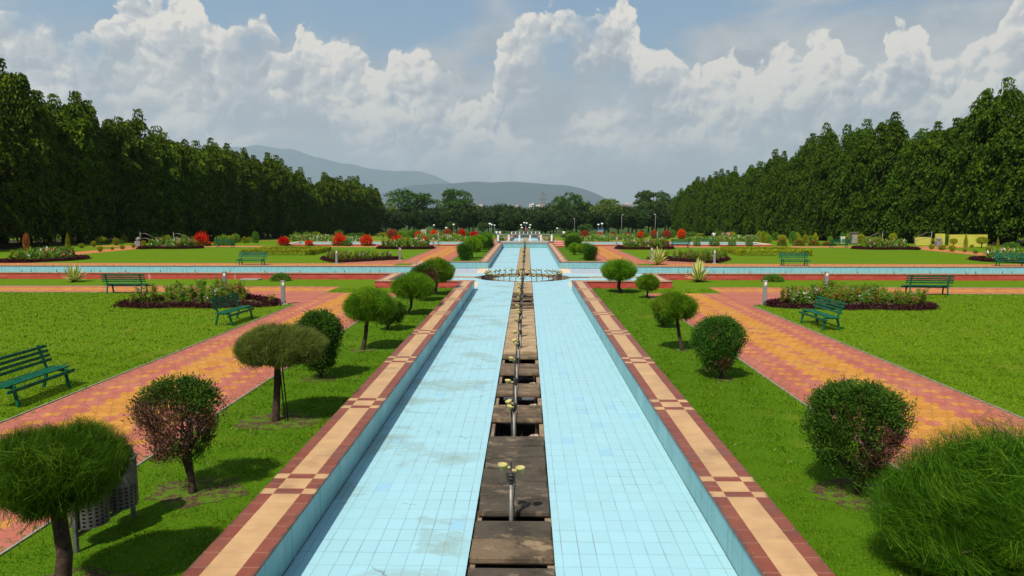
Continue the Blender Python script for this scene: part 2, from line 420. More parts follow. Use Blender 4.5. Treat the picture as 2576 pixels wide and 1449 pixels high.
# ---- interlocking pavers
def paver_mat():
    t = NT('interlocking pavers'); s = t.sep(t.uv)     # u across the path in metres from one edge, v along
    u0, v0 = s[0], s[1]
    w = .27; h = .2625
    u = t.math('ADD', u0, t.math('MULTIPLY', t.math('SINE', t.math('MULTIPLY', v0, 2*PI/(h))), .026))
    v = t.math('ADD', v0, t.math('MULTIPLY', t.math('SINE', t.math('MULTIPLY', u0, 2*PI/(w))), .040))
    b = t.n('TexBrick', offset=.5, squash=1.0); t.set(b.inputs['Vector'], t.comb(u, v))
    b.inputs['Scale'].default_value = 1; b.inputs['Mortar Size'].default_value = .005; b.inputs['Mortar Smooth'].default_value = .1
    b.inputs['Brick Width'].default_value = w; b.inputs['Row Height'].default_value = h
    b.inputs['Color1'].default_value = (0, 0, 0, 1); b.inputs['Color2'].default_value = (1, 1, 1, 1); b.inputs['Mortar'].default_value = (.5, .5, .5, 1)
    mort = b.outputs[1]; var = b.outputs[0]
    row = t.math('FLOOR', t.math('DIVIDE', v, h))
    odd = t.math('FLOORED_MODULO', row, 2.0)
    col = t.math('FLOOR', t.math('DIVIDE', t.math('SUBTRACT', u, t.math('MULTIPLY', odd, w*.5)), w))   # 0..12 across
    uc = t.math('MULTIPLY', t.math('ADD', t.math('ADD', col, .5), t.math('MULTIPLY', odd, .5)), w)   # paver centre
    cen = t.math('MULTIPLY', t.math('GREATER_THAN', uc, 1.0), t.math('LESS_THAN', uc, 2.50))
    def at(c0, tol=.14): return t.math('LESS_THAN', t.math('ABSOLUTE', t.math('SUBTRACT', uc, c0)), tol)
    p4 = odd
    p4b = t.math('SUBTRACT', 1.0, odd)
    spots = t.math('MULTIPLY', p4, t.math('MAXIMUM', at(.54, .09), at(2.97, .09)))
    r4 = t.math('FLOORED_MODULO', row, 4.0); spots2 = t.math('MAXIMUM', t.math('MULTIPLY', t.math('LESS_THAN', r4, .5), at(1.755, .09)), t.math('MULTIPLY', t.math('COMPARE', r4, 1.0, .2), at(1.62, .09)))
    orange = t.math('ABSOLUTE', t.math('SUBTRACT', cen, t.math('MULTIPLY', t.math('MAXIMUM', spots, spots2), .85)))
    n = t.noise(t.pos, .8, 5, .6); n2 = t.noise(t.pos, 18, 4, .7)
    pink = t.mix(var, (.38, .102, .066), (.47, .145, .098)); orng = t.mix(var, (.46, .185, .026), (.55, .25, .040))
    c = t.mix(orange, pink, orng)
    c = t.mix(t.ramp(n, .45, .75, 0, .3), c, (.40, .21, .11))
    c = t.mix(t.ramp(n2, .5, .8, 0, .3), c, (.26, .12, .07))
    c = t.mix(t.math('MULTIPLY', mort, .85), c, (.12, .05, .03))
    ed = t.math('MAXIMUM', t.ramp(s[0], .35, .0), t.ramp(s[0], 3.15, 3.5)); wd = t.noise(t.pos, 9, 4, .7)
    c = t.mix(t.math('MULTIPLY', ed, t.ramp(wd, .52, .6)), c, (.06, .11, .015))
    return t.finish(c, .85, 0, .2, bump=t.math('SUBTRACT', n2, t.math('MULTIPLY', mort, 1.6)), bstr=.5, bdist=.006)
M['paver'] = paver_mat()
# ---- foliage
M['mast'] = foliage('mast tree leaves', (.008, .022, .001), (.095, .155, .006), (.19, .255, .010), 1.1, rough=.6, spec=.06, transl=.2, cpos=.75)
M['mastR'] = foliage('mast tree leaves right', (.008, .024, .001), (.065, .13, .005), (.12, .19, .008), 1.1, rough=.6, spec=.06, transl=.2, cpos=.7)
M['rain'] = foliage('park tree leaves', (.030, .070, .012), (.075, .145, .025), (.10, .17, .03), .35, transl=.2)
M['rainY'] = foliage('yellow green tree leaves', (.060, .10, .015), (.13, .18, .03), (.15, .18, .035), .35, transl=.2)
M['darkwood'] = foliage('dark wood leaves', (.016, .04, .010), (.045, .085, .018), (.06, .10, .02), .3, transl=.15)
M['needle'] = foliage('fine needles', (.035, .12, .004), (.15, .30, .010), (.20, .32, .012), 2.2, transl=.25)
M['needleB'] = foliage('bright fine needles', (.06, .17, .006), (.21, .40, .012), (.26, .40, .014), 1.5, transl=.3)
M['needleD'] = foliage('dark fine needles', (.018, .065, .003), (.085, .19, .007), (.11, .21, .010), 2.2, transl=.25)
M['needleY'] = foliage('yellowish needles', (.065, .10, .015), (.18, .22, .035), (.13, .09, .035), 5, transl=.25, cpos=.45)
M['cypress'] = foliage('cypress scales', (.020, .062, .008), (.060, .14, .012), (.085, .18, .014), 4, transl=.15)
M['deadleaf'] = foliage('dead cypress', (.080, .034, .016), (.19, .085, .042), (.09, .03, .015), 5, transl=.1)
M['hedge'] = foliage('yellow green hedge', (.16, .20, .008), (.38, .38, .015), (.09, .14, .008), 3, transl=.2, cpos=.5)
M['hedgegreen'] = foliage('green hedge', (.04, .11, .01), (.12, .24, .02), (.12, .22, .02), 2, transl=.2)
M['limebush'] = foliage('lime bush', (.10, .19, .012), (.20, .32, .02), None, transl=.2)
M['maroon'] = foliage('maroon edging', (.020, .005, .007), (.075, .016, .020), (.035, .01, .01), 4, transl=.1)
M['balsam'] = foliage('balsam leaves', (.05, .14, .008), (.18, .31, .02), None, transl=.25)
M['balsamR'] = foliage('balsam leaves olive', (.10, .15, .012), (.22, .28, .025), None, transl=.25)
M['redleaf'] = foliage('red flower heads', (.45, .018, .004), (.74, .070, .010), (.58, .025, .005), 4, transl=.15)
M['redleafdull'] = foliage('dull red leaves', (.22, .022, .012), (.40, .06, .03), (.10, .05, .015), 4, transl=.15)
M['orangebush'] = foliage('copper leaves', (.22, .06, .015), (.40, .14, .03), None, transl=.15)
def flower(name, c): return foliage(name, tuple(x*.8 for x in c), tuple(min(1, x*1.15) for x in c), None, transl=.25, rough=.6)
FL = [flower('flower red', (.62, .05, .045)), flower('flower salmon', (.75, .22, .15)), flower('flower white', (.75, .72, .68)), flower('flower purple', (.30, .03, .16)), flower('flower pink', (.66, .14, .22))]
def agave_mat():
    t = NT('striped agave'); u = t.sep(t.uv)[0]
    e = t.math('ABSOLUTE', t.math('SUBTRACT', u, .5))
    c = t.mix(t.ramp(e, .2, .28), (.14, .24, .03), (.78, .72, .24))
    return t.finish(c, .5, 0, .3, transl=.1)
M['agave'] = agave_mat()
M['skin'] = plain('skin', (.25, .13, .08), .6)
M['hair'] = plain('hair', (.012, .01, .009), .5)
def cloth(n, c): return plain('cloth '+n, c, .85, spec=.1, var=.15, scale=15)
M['cwhite'] = cloth('white', (.72, .72, .70)); M['cred'] = cloth('red', (.38, .05, .06)); M['cdark'] = cloth('dark', (.03, .03, .04)); M['cblue'] = cloth('blue', (.05, .09, .25)); M['ckhaki'] = cloth('khaki', (.22, .18, .12)); M['cpink'] = cloth('pink', (.5, .2, .22))

def dirt_mat():
    t = NT('bare soil in grass'); n = t.noise(t.pos, 5, 6, .7); n2 = t.noise(t.pos, 22, 5, .7)
    c = t.mix(t.ramp(n2, .3, .7), (.045, .03, .015), (.13, .085, .045))
    c = t.mix(t.ramp(n, .47, .53, 0, .9), c, (.085, .165, .008))
    return t.finish(c, .95, 0, .05, bump=n2, bstr=.8, bdist=.02)
M['dirt'] = dirt_mat()

def painted_shade_mat():
    t = NT('painted shade'); n = t.noise(t.pos, .35, 5, .6); n2 = t.noise(t.pos, 6, 5, .7)
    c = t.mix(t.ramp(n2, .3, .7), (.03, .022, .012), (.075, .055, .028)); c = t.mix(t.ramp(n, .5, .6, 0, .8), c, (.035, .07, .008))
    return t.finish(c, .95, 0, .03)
M['litter'] = painted_shade_mat()  # dark brown ground colour standing in for shade under the trees
# ================================================================== POOL BASINS
CW = .62; ZC = .33; ZF = -.13
def offset_loop(P, d):
    n = len(P); out = []
    for i in range(n):
        a, b, c = P[i-1], P[i], P[(i+1) % n]
        d1 = Vector((b[0]-a[0], b[1]-a[1])).normalized(); d2 = Vector((c[0]-b[0], c[1]-b[1])).normalized()
        n1 = Vector((d1.y, -d1.x)); n2 = Vector((d2.y, -d2.x))
        out.append((b[0]+(n1.x if abs(n1.x) > .5 else n2.x)*d, b[1]+(n1.y if abs(n1.y) > .5 else n2.y)*d))
    return out
INNER = [(-2.4, -6), (2.4, -6), (2.4, 36.1), (6.6, 36.1), (6.6, 40.5), (37, 40.5), (37, 45.3), (6.6, 45.3), (6.6, 49.5), (2.4, 49.5), (2.4, 77.9),
         (-2.4, 77.9), (-2.4, 49.5), (-6.6, 49.5), (-6.6, 45.3), (-37, 45.3), (-37, 40.5), (-6.6, 40.5), (-6.6, 36.1), (-2.4, 36.1)]
OUTER = offset_loop(INNER, CW)
def coping_ring(I, O, zc, thick=.035, lip=.025):
    mb = MB(); n = len(I)
    I2 = offset_loop(I, -lip); O2 = offset_loop(O, lip)
    for i in range(n):
        j = (i+1) % n
        alongy = abs(I[j][1]-I[i][1]) > abs(I[j][0]-I[i][0])
        def uvp(p, q, r_, s_):
            k = 1 if alongy else 0
            return [(0, p[k]), (CW, q[k]), (CW, r_[k]), (0, s_[k])]
        a, b, c, d = I2[i], O2[i], O2[j], I2[j]
        mb.face([(*a, zc), (*b, zc), (*c, zc), (*d, zc)][::1], uvp(a, b, c, d))
        mb.face([(*b, zc), (*b, zc-thick), (*c, zc-thick), (*c, zc)], [(CW, 0.3)]*4)
        mb.face([(*d, zc), (*d, zc-thick), (*a, zc-thick), (*a, zc)], [(0, .3)]*4)
    return mb
basin = thing('fountain_basin', 'long blue tiled cross-shaped fountain basin with striped coping running away from the viewer', 'fountain basin')
c = coping_ring(INNER, OUTER, ZC); c.build('coping', M['coping'], basin)
mb = MB()
for i in range(len(INNER)):
    a, b = INNER[i], INNER[(i+1) % len(INNER)]
    mb.face([(*b, -.14), (*a, -.14), (*a, ZC-.01), (*b, ZC-.01)])
mb.build('inner_wall', M['walltile'], basin)
mb = MB()
for i in range(len(OUTER)):
    a, b = OUTER[i], OUTER[(i+1) % len(OUTER)]
    mb.face([(*a, -.25), (*b, -.25), (*b, ZC-.02), (*a, ZC-.02)])
mb.build('outer_wall', M['redwall'], basin)
TR = .48; CY0 = 42.85; RP = 2.75; SQ = 3.0
mb = MB(); fb = mb
for (x0, x1) in ((-2.4, -TR), (TR, 2.4)):
    mb.rect(x0, x1, -6, CY0-SQ, ZF); mb.rect(x0, x1, CY0+SQ, 77.9, ZF)
mb.rect(-TR, TR, 77.55, 77.9, ZF)
def disc_ring(mb, seg, r_in, half, z, skip=True):
    for k in range(seg):
        a0, a1 = 2*PI*k/seg, 2*PI*(k+1)/seg; am = (a0+a1)/2
        def sq(a):
            m = max(abs(math.cos(a)), abs(math.sin(a))); return (half*math.cos(a)/m, CY0+half*math.sin(a)/m)
        if skip:
            t = am % (PI/2); 
            if min(t, PI/2-t) < R(9.5): continue
        i0 = (r_in*math.cos(a0), CY0+r_in*math.sin(a0)); i1 = (r_in*math.cos(a1), CY0+r_in*math.sin(a1))
        mb.face([(*i0, z), (*sq(a0), z), (*sq(a1), z), (*i1, z)])
disc_ring(mb, 144, RP, SQ, ZF)
mb.build('floor', M['tile'], basin)
mb = MB()
for sx in (-1, 1):
    a, b = sorted((sx*SQ, sx*37)); mb.rect(a, b, CY0+.45, 45.05, ZF); mb.rect(a, b, 40.75, CY0-.45, ZF)
mb.build('floor', M['tileB'], basin)
mb = MB()
for sx in (-1, 1):
    a, b = sorted((sx*SQ, sx*37)); mb.rect(a, b, 45.05, 45.3, ZF); mb.rect(a, b, 40.5, 40.75, ZF)
    a, b = sorted((sx*2.4, sx*SQ)); 
    for (y0, y1) in ((36.1, CY0-SQ), (CY0+SQ, 49.5)): mb.rect(a, b, y0, y1, ZF)
mb.build('floor_band', M['creamstone'], basin)
for sx in (-1, 1):
    a, b = sorted((sx*SQ, sx*6.6))
    for y0, y1 in ((36.1, 40.5), (45.3, 49.5)): mb = MB(); mb.rect(a, b, y0, y1, ZF); mb.build('floor', M['lav'], basin)['label'] = 'pale lavender floor tiles beside the crossing'
# trench under the slabs, and the round pit
mb = MB(); ZT = -.75
for (y0, y1) in ((-6, CY0-2.2), (CY0+2.2, 77.55)):
    for sx in (-1, 1):
        x = sx*TR; q = [(x, y0, ZT), (x, y1, ZT), (x, y1, ZF), (x, y0, ZF)]; mb.face(q[::-sx])
        x2 = sx*(TR-.075)   # ledge carrying the slabs
        mb.box((sx*(TR-.04), (y0+y1)/2, -.32), (.076, y1-y0, .24))
mb.face([(TR, 77.55, ZT), (-TR, 77.55, ZT), (-TR, 77.55, ZF), (TR, 77.55, ZF)])
for sx in (-1, 1):
    a, b = sorted((sx*2.5, sx*37))
    for sy in (-1, 1):
        y = CY0+sy*.45; q = [(a, y, ZT), (b, y, ZT), (b, y, ZF), (a, y, ZF)]; mb.face(q[::sy] if sy < 0 else q[::-1])
mb.build('trench_wall', M['pitwall'], basin)
mb = MB()
mb.rect(-TR, TR, -6, CY0-2.2, ZT); mb.rect(-TR, TR, CY0+2.2, 77.55, ZT)
for sx in (-1, 1): a, b = sorted((sx*2.4, sx*37)); mb.rect(a, b, CY0-.45, CY0+.45, ZT)
seg = 96
for k in range(seg):
    a0, a1 = 2*PI*k/seg, 2*PI*(k+1)/seg
    P = lambda r_, a: (r_*math.cos(a), CY0+r_*math.sin(a))
    mb.face([(*P(1.8, a0), ZT+.01), (*P(RP, a0), ZT+.01), (*P(RP, a1), ZT+.01), (*P(1.8, a1), ZT+.01)])
mb.build('trench_floor', M['pitfloor'], basin)
mb = MB(); QW = [MB() for _ in range(4)]
for k in range(seg):
    a0, a1 = 2*PI*k/seg, 2*PI*(k+1)/seg; am = (a0+a1)/2; tt = am % (PI/2)
    if min(tt, PI/2-tt) > R(9.2):
        QW[int(am//(PI/2))].face([(*P(RP, a0), ZT), (*P(RP, a1), ZT), (*P(RP, a1), ZF), (*P(RP, a0), ZF)])
    mb.face([(*P(1.8, a0), ZT), (*P(1.8, a1), ZT), (*P(1.8, a1), -.20), (*P(1.8, a0), -.20)][::-1])
    mb.face([(*P(1.8, a0), -.20), (*P(1.8, a1), -.20), (*P(1.66, a1), -.20), (*P(1.66, a0), -.20)][::-1])
mb.build('island_rim', M['pitwall'], basin)
for q in QW: q.build('pit_wall', M['pitwall'], basin)
mb = MB(); mb.face([(*P(1.66, 2*PI*k/64), -.205) for k in range(64)]); mb.build('pit_island', M['tile'], basin)

# cover slabs over the trench: (near edge y, far edge y)
edges = []
def run(y0, y1, n): edges.extend([(y0+(y1-y0)*k/n, y0+(y1-y0)*(k+1)/n) for k in range(n)])
run(2.6, 7.55, 10); run(7.76, 8.77, 2); run(9.02, 12.2, 6); run(13.2, 14.24, 2); run(15.1, 16.1, 2); run(17.1, 18.2, 2); run(19.05, 19.5, 1); run(19.75, 28.7, 17)
run(29.2, 29.75, 1); run(31.2-.9, 31.2-.3, 1); run(31.9-.1, 32.5, 1); run(33.4, 34.0, 1); run(34.6, 39.9, 10); run(45.9, 66, 36); run(66.2, 77.5, 14)
mb0 = None; slabs = []
def slab_mesh(w, L, seed, mat):
    r_ = random.Random(seed); mb = MB(); mb.box((0, 0, -.035), (w, L, .07), bev=.014)
    me = mb.build('slab', mat, me_only=True)
    for v in me.vertices:
        v.co.x += r_.uniform(-.008, .008); v.co.y += r_.uniform(-.006, .006); v.co.z += r_.uniform(-.004, .003)
    return me
SM = {k: [slab_mesh(.93, 1.0, 11*i+k2, M[k]) for i in range(3)] for k2, k in enumerate(('slab', 'slabmid', 'slabdry'))}
for i, (a, b) in enumerate(edges):
    ym = (a+b)/2
    if ym < 12.3: k = 'slab'
    elif ym < 19.6: k = 'slabmid'
    elif 29 < ym < 34.2: k = 'slabmid'
    else: k = 'slabdry'
    if i == 10: k = 'slabmid'
    o = put('cover_slab', SM[k][i % 3]); o.location = (rnd.uniform(-.008, .008), ym, ZF+.022+rnd.uniform(-.004, .008)); o.scale = (1, (b-a)-.02, 1); o.rotation_euler = (rnd.uniform(-.008, .008), rnd.uniform(-.006, .006), rnd.uniform(-.01, .01))
    lab = {'slab': 'dark stained concrete cover slab at the near end of the fountain trench', 'slabmid': 'brown concrete cover slab beside an open gap of the fountain trench',
           'slabdry': 'dry tan concrete cover slab in the far unbroken rows of the fountain trench'}[k]
    tag(o, lab, 'slab', {'slab': 'dark near cover slabs', 'slabmid': 'brown cover slabs by the open gaps', 'slabdry': 'dry tan cover slabs'}[k])
# cover slabs of the cross trench
for sx in (-1, 1):
    for k in range(34):
        if rnd.random() < .12: continue
        o = put('cover_slab', SM['slabdry'][k % 3]); o.location = (sx*(3.3+k*1.0), CY0, ZF+.02); o.scale = (1.05, .86, 1)
        tag(o, 'dry tan cover slab in the trench of the cross channel, %s of the round fountain' % ('left' if sx < 0 else 'right'), 'slab', 'cross channel cover slabs ' + ('left' if sx < 0 else 'right'))

# ---- second cross channel and the far pool
b2 = thing('cross_channel', 'narrow pale blue cross channel with low red wall beyond the second lawn', 'fountain basin')
I2 = [(-26, 80), (26, 80), (26, 85), (-26, 85)]; O2_ = offset_loop(I2, .5)
CWs = CW; coping_ring(I2, O2_, .19).build('coping', M['creamstone'], b2)
mb = MB()
for i in range(4): a, b = I2[i], I2[(i+1) % 4]; mb.face([(*b, -.3), (*a, -.3), (*a, .18), (*b, .18)])
mb.build('inner_wall', M['walltile'], b2)
mb = MB()
for i in range(4): a, b = O2_[i], O2_[(i+1) % 4]; mb.face([(*a, -.25), (*b, -.25), (*b, .18), (*a, .18)])
mb.build('outer_wall', M['redwall'], b2)
mb = MB(); mb.rect(-26, 26, 80, 85, -.25); mb.build('floor', M['tileB'], b2)
b3 = thing('far_pool', 'far blue pool seen through the posts of the footbridge', 'fountain basin')
def zs(y): return -.30-(y-90)*.0169
def sl(mb, x0, x1, y0, y1, dz): mb.face([(x0, y0, zs(y0)+dz), (x1, y0, zs(y0)+dz), (x1, y1, zs(y1)+dz), (x0, y1, zs(y1)+dz)], [(0, y0), (CW, y0), (CW, y1), (0, y1)])
mb = MB(); sl(mb, -3.0, -2.4, 90, 155, 0); sl(mb, 2.4, 3.0, 90, 155, 0); mb.build('coping', M['coping'], b3)
mb = MB(); sl(mb, -2.4, 2.4, 90, 155, -.5); mb.build('floor', M['tile'], b3)
mb = MB()
for sx in (-1, 1):
    q = [(sx*2.4, 90, zs(90)-.5), (sx*2.4, 155, zs(155)-.5), (sx*2.4, 155, zs(155)-.002), (sx*2.4, 90, zs(90)-.002)]; mb.face(q)
mb.face([(-2.4, 155, zs(155)-.5), (2.4, 155, zs(155)-.5), (2.4, 155, zs(155)+.42), (-2.4, 155, zs(155)+.42)])
mb.build('inner_wall', M['walltile'], b3)
mb = MB()
for sx in (-1, 1): mb.face([(sx*3.0, 90, zs(90)-.8), (sx*3.0, 155, zs(155)-.8), (sx*3.0, 155, zs(155)-.003), (sx*3.0, 90, zs(90)-.003)])
mb.face([(-3.0, 155.01, zs(155)-1), (3.0, 155.01, zs(155)-1), (3.0, 155.01, zs(155)+.40), (-3.0, 155.01, zs(155)+.40)][::-1])
mb.build('outer_wall', M['redwall'], b3)
mb = MB(); mb.box((0, 122, zs(122)-.42), (.9, 60, .12)); 
for v in range(len(mb.v)): x, y, z = mb.v[v]; mb.v[v] = (x, y, z-zs(122)+zs(y))
mb.build('centre_strip', M['slabdry'], b3)

# ---- footbridges
def bridge(name, label, y, z, w, posts, h, dep):
    t = thing(name, label, 'footbridge', (0, y, 0))
    mb = MB(); mb.box((0, dep/2, z-.05), (w+.1, dep, .10), bev=.01); mb.build('deck', M['concrete'], t)
    for yy in (.12, dep-.12): mb = MB(); mb.box((0, yy, z-.36), (w-.1, .2, .52)); mb.build('abutment', M['redwall'], t)
    for yy in (.15, dep-.15):
        for k in range(posts):
            mb = MB(); mb.box((-w/2+.1+(w-.2)*k/(posts-1), yy, z+h/2), (.17, .17, h), bev=.008); mb.build('post', M['whitepaint'], t)
        mb = MB(); mb.box((0, yy, z+h+.035), (w+.15, .12, .07), bev=.01); mb.box((0, yy, z+h*.55), (w-.1, .04, .04)); mb.build('top_rail', M['railgrey'], t)
    return t
bridge('footbridge', 'low footbridge with cream posts and grey rail at the far end of the fountain basin', 79.2, .52, 6.0, 6, .66, 1.3)
bridge('footbridge', 'farthest footbridge with white posts behind the far pool', 157.5, gz(157)+.55, 6.2, 8, .72, 4)
# blue tiled end wall above the basin end (rises over the coping)
t = thing('weir_wall', 'blue tiled weir wall closing the far end of the long basin', 'wall', (0, 78.2, 0))
mb = MB(); mb.box((0, 0, .16), (4.8, .3, .60)); mb.build('wall', M['walltile'], t)
mb = MB(); mb.box((0, .06, .48), (5.0, .5, .05)); mb.build('cap', M['creamstone'], t)
for sx in (-1, 1):
    t = thing('red_steps', 'short flight of red steps beside the footbridge, %s of the basin' % ('left' if sx < 0 else 'right'), 'steps', (sx*4.2, 76.6, 0))
    for k in range(3):
        mb = MB(); mb.box((0, .45+k*.75+.5*(2-k)*0, .09+.09*k), (2.2, .9, .18+.18*k-.0)); mb.build('step', M['redwall'], t)
        mb = MB(); mb.box((0, .45+k*.75, .19+.18*k), (2.3, .93, .025)); mb.build('tread', M['creamstone'], t)

# ================================================================== GROUND
xs = [-29500, -4000, -1200, -400, -150, -60, -37-CW, -26.5, -12, -6.6-CW, -3.0-.02, 3.02, 6.6+CW, 12, 26.5, 37+CW, 60, 150, 400, 1200, 4000, 29500]
ys = [-300, -60, -6-CW, 4, 12, 20, 28, 36.1-CW, 40.5-CW, 45.3+CW, 49.5+CW, 56, 64, 72, 78.4, 79.5, 85.5, 86, 90, 100, 120, 140, 155, 180, 210, 240, 280, 340, 420, 600, 900, 1500, 3000, 6000, 12000, 30500]
def inside_hole(x, y):
    if abs(x) < 3.02 and -6-CW < y < 78.4: return True
    if abs(x) < 6.6+CW and 36.1-CW < y < 49.5+CW: return True
    if abs(x) < 37+CW and 40.5-CW < y < 45.3+CW: return True
    if abs(x) < 26.5 and 79.5 < y < 85.5: return True
    if abs(x) < 3.02 and 90 < y < 155: return True
    return False
V = []; Fc = []; idx = {}
for i in range(len(xs)-1):
    for j in range(len(ys)-1):
        if inside_hole((xs[i]+xs[i+1])/2, (ys[j]+ys[j+1])/2): continue
        q = []
        for (a, b) in ((i, j), (i+1, j), (i+1, j+1), (i, j+1)):
            if (a, b) not in idx: idx[(a, b)] = len(V); V.append((xs[a], ys[b], gz(ys[b])))
            q.append(idx[(a, b)])
        Fc.append(q)
me = bpy.data.meshes.new('lawn'); me.from_pydata(V, [], Fc); me.materials.append(M['lawn'])
tag(put('lawn', me), 'mown bright green lawns of the garden', kind='structure')

# paths: uv u = across, v = along
PATHS = MB()
def pth(P, uv, z=.004): PATHS.face([(x, y, z+gz(y)) for x, y in P], uv)
for sx in (-1, 1):
    def q(x0, x1, y0, y1, split=None):
        yb = [y0]+[p for p, _ in PROF if y0 < p < y1]+[y1]
        for a, b in zip(yb, yb[1:]):
            pts = [(sx*x0, a), (sx*x1, a), (sx*x1, b), (sx*x0, b)]; uv = [(x0-5.55, a), (x1-5.55, a), (x1-5.55, b), (x0-5.55, b)]
            if sx < 0: pts = pts[::-1]; uv = uv[::-1]
            pth(pts, uv)
    def h(x0, x1, y0, y1):   # cross strip; u across is y
        pts = [(sx*x0, y0), (sx*x1, y0), (sx*x1, y1), (sx*x0, y1)]; uv = [(0.25, x0), (.25, x1), (.25+3.0, x1), (3.25, x0)]
        if sx < 0: pts = pts[::-1]; uv = uv[::-1]
        pth(pts, uv)
    q(5.55, 9.05, -6, 33.3); h(9.05, 46, 33.3, 36.0)
    q(5.55, 9.05, 52.4, 76.3); h(9.05, 46, 49.7, 52.4)
    for (y0, y1) in ((33.3, 28.9), (52.4, 56.8)):     # chamfered corners
        pts = [(sx*9.05, y0), (sx*9.05, y1), (sx*13.7, y0)]; uv = [(3.5, y0), (3.5, y1), (8.2, y0)]
        if sx*(y0-y1) > 0: pts = pts[::-1]; uv = uv[::-1]
        pts = pts[::-1]; uv = uv[::-1]
        pth(pts, [(min(u, 3.3), v) for u, v in uv])
    h(5.55, 46, 76.3, 79.3)
    q(38.4, 41.3, -6, 33.3) if False else None
    for (y0, y1) in ((-6, 33.3), (52.4, 76.3)):
        pts = [(sx*38.4, y0), (sx*41.3, y0), (sx*41.3, y1), (sx*38.4, y1)]; uv = [(.3, y0), (3.2, y0), (3.2, y1), (.3, y1)]
        if sx < 0: pts = pts[::-1]; uv = uv[::-1]
        pth(pts, uv)
    q(4.0+.0, 6.0, 86, 200); 
    for a in (128, 152):
        pts = [(sx*6.0, a), (sx*60, a), (sx*60, a+2.6), (sx*6.0, a+2.6)]; uv = [(.3, 6), (.3, 60), (2.9, 60), (2.9, 6)]
        if sx < 0: pts = pts[::-1]; uv = uv[::-1]
        pth(pts, uv)
tag(PATHS.build('path', M['paver']), 'pink and orange interlocking paver paths', kind='structure')
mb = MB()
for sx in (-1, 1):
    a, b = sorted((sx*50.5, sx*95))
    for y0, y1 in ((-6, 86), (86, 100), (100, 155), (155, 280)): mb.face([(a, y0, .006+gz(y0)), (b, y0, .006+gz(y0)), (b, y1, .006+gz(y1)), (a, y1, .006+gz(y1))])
tag(mb.build('painted_shade_ground', M['litter']), 'darkened ground with painted shade and thin grass under the tree rows', kind='structure')  # dark sheet laid to paint the shade below the tree rows
# thin concrete path edging
mb = MB()
for sx in (-1, 1):
    for (x, y0, y1) in ((5.52, -6, 33.2), (9.08, -6, 28.9), (5.52, 52.4, 76.3), (9.08, 56.8, 76.3)):
        mb.box((sx*x, (y0+y1)/2, -.006), (.035, y1-y0, .05))
    for y in (36.03, 33.27, 76.27): mb.box((sx*(29 if y != 76.27 else 27.5), y, -.006), (30, .035, .05))
tag(mb.build('path_edging', M['kerb']), 'thin concrete edging along the paver paths', 'edging')

# ---- hills
def hill(name, label, prof, dist, depth, col, seed, rough=.03):
    xs_ = []; 
    pts = [(CAMP.x+(px-1324)*dist/FPX, CAMP.z+(532-py)*dist/FPX) for px, py in prof]
    n = 220; nt = 40; X = np.linspace(pts[0][0], pts[-1][0], n); H = np.interp(X, [p[0] for p in pts], [p[1] for p in pts])
    k = np.ones(5)/5; H = np.convolve(np.pad(H, 2, 'edge'), k, 'valid')
    V = []; F = []
    from mathutils import noise as mn
    for j in range(nt):
        t = -1+2*j/(nt-1)
        for i in range(n):
            base = max(0, 1-abs(t)**1.5)
            gul = mn.fractal(Vector((X[i]/600, t*depth/1000, seed)), 1, 2, 5)
            hh = (H[i]+12)*(base + rough*gul*min(1, 4*base)*(1-abs(.3-base)*0))-12
            V.append((X[i], dist+t*depth+0*gul, hh if j not in (0, nt-1) else -11.5))
    for j in range(nt-1):
        for i in range(n-1): a = j*n+i; F.append((a, a+1, a+n+1, a+n))
    me = bpy.data.meshes.new(name); me.from_pydata(V, [], F); me.materials.append(col)
    me.polygons.foreach_set('use_smooth', [True]*len(F))
    return tag(put(name, me), label, kind='structure')
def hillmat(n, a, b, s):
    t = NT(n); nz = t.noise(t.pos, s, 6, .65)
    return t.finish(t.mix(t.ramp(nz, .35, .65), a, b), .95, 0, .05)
hill('mountain', 'hazy blue mountain ridge behind the left tree row', [(250, 470), (400, 410), (520, 380), (600, 371), (650, 370), (700, 373), (740, 378), (770, 388), (800, 397), (840, 407), (880, 413), (930, 424), (980, 431), (1030, 432), (1060, 432), (1085, 440), (1110, 450), (1140, 462), (1180, 478), (1230, 500), (1300, 530)], 21000, 3600, hillmat('haze tinted mountain forest', (.018, .048, .058), (.034, .072, .075), .0025), 3.1)  # slopes coloured blue so that haze is partly painted in
hill('hill', 'long low wooded hill behind the far trees', [(860, 532), (920, 508), (950, 493), (975, 483), (1000, 475), (1040, 467), (1090, 463), (1130, 463), (1165, 459), (1200, 457), (1240, 460), (1290, 458), (1340, 461), (1380, 464), (1420, 467), (1450, 473), (1480, 481), (1500, 489), (1520, 499), (1560, 517), (1600, 534)], 13500, 1500, hillmat('hill forest', (.012, .034, .036), (.024, .056, .050), .006), 8.7, .02)  # bluish tint in the forest colour adds to the haze
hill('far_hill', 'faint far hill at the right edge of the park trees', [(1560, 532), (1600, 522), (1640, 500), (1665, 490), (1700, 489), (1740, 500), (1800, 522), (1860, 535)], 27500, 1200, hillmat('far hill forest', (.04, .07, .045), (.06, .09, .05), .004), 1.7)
# ---- haze
bm = MB(); bm.box((0, 15350, 1050), (60000, 31600, 2150))
t = NT('haze'); pv = t.n('VolumePrincipled'); pv.inputs['Color'].default_value = (.78, .89, 1.0, 1); pv.inputs['Density'].default_value = 6.0e-5; pv.inputs['Anisotropy'].default_value = .2
om = t.n('OutputMaterial'); t.t.links.new(pv.outputs[0], om.inputs['Volume'])
tag(bm.build('haze', t.m), 'pale summer haze in the air', kind='stuff')

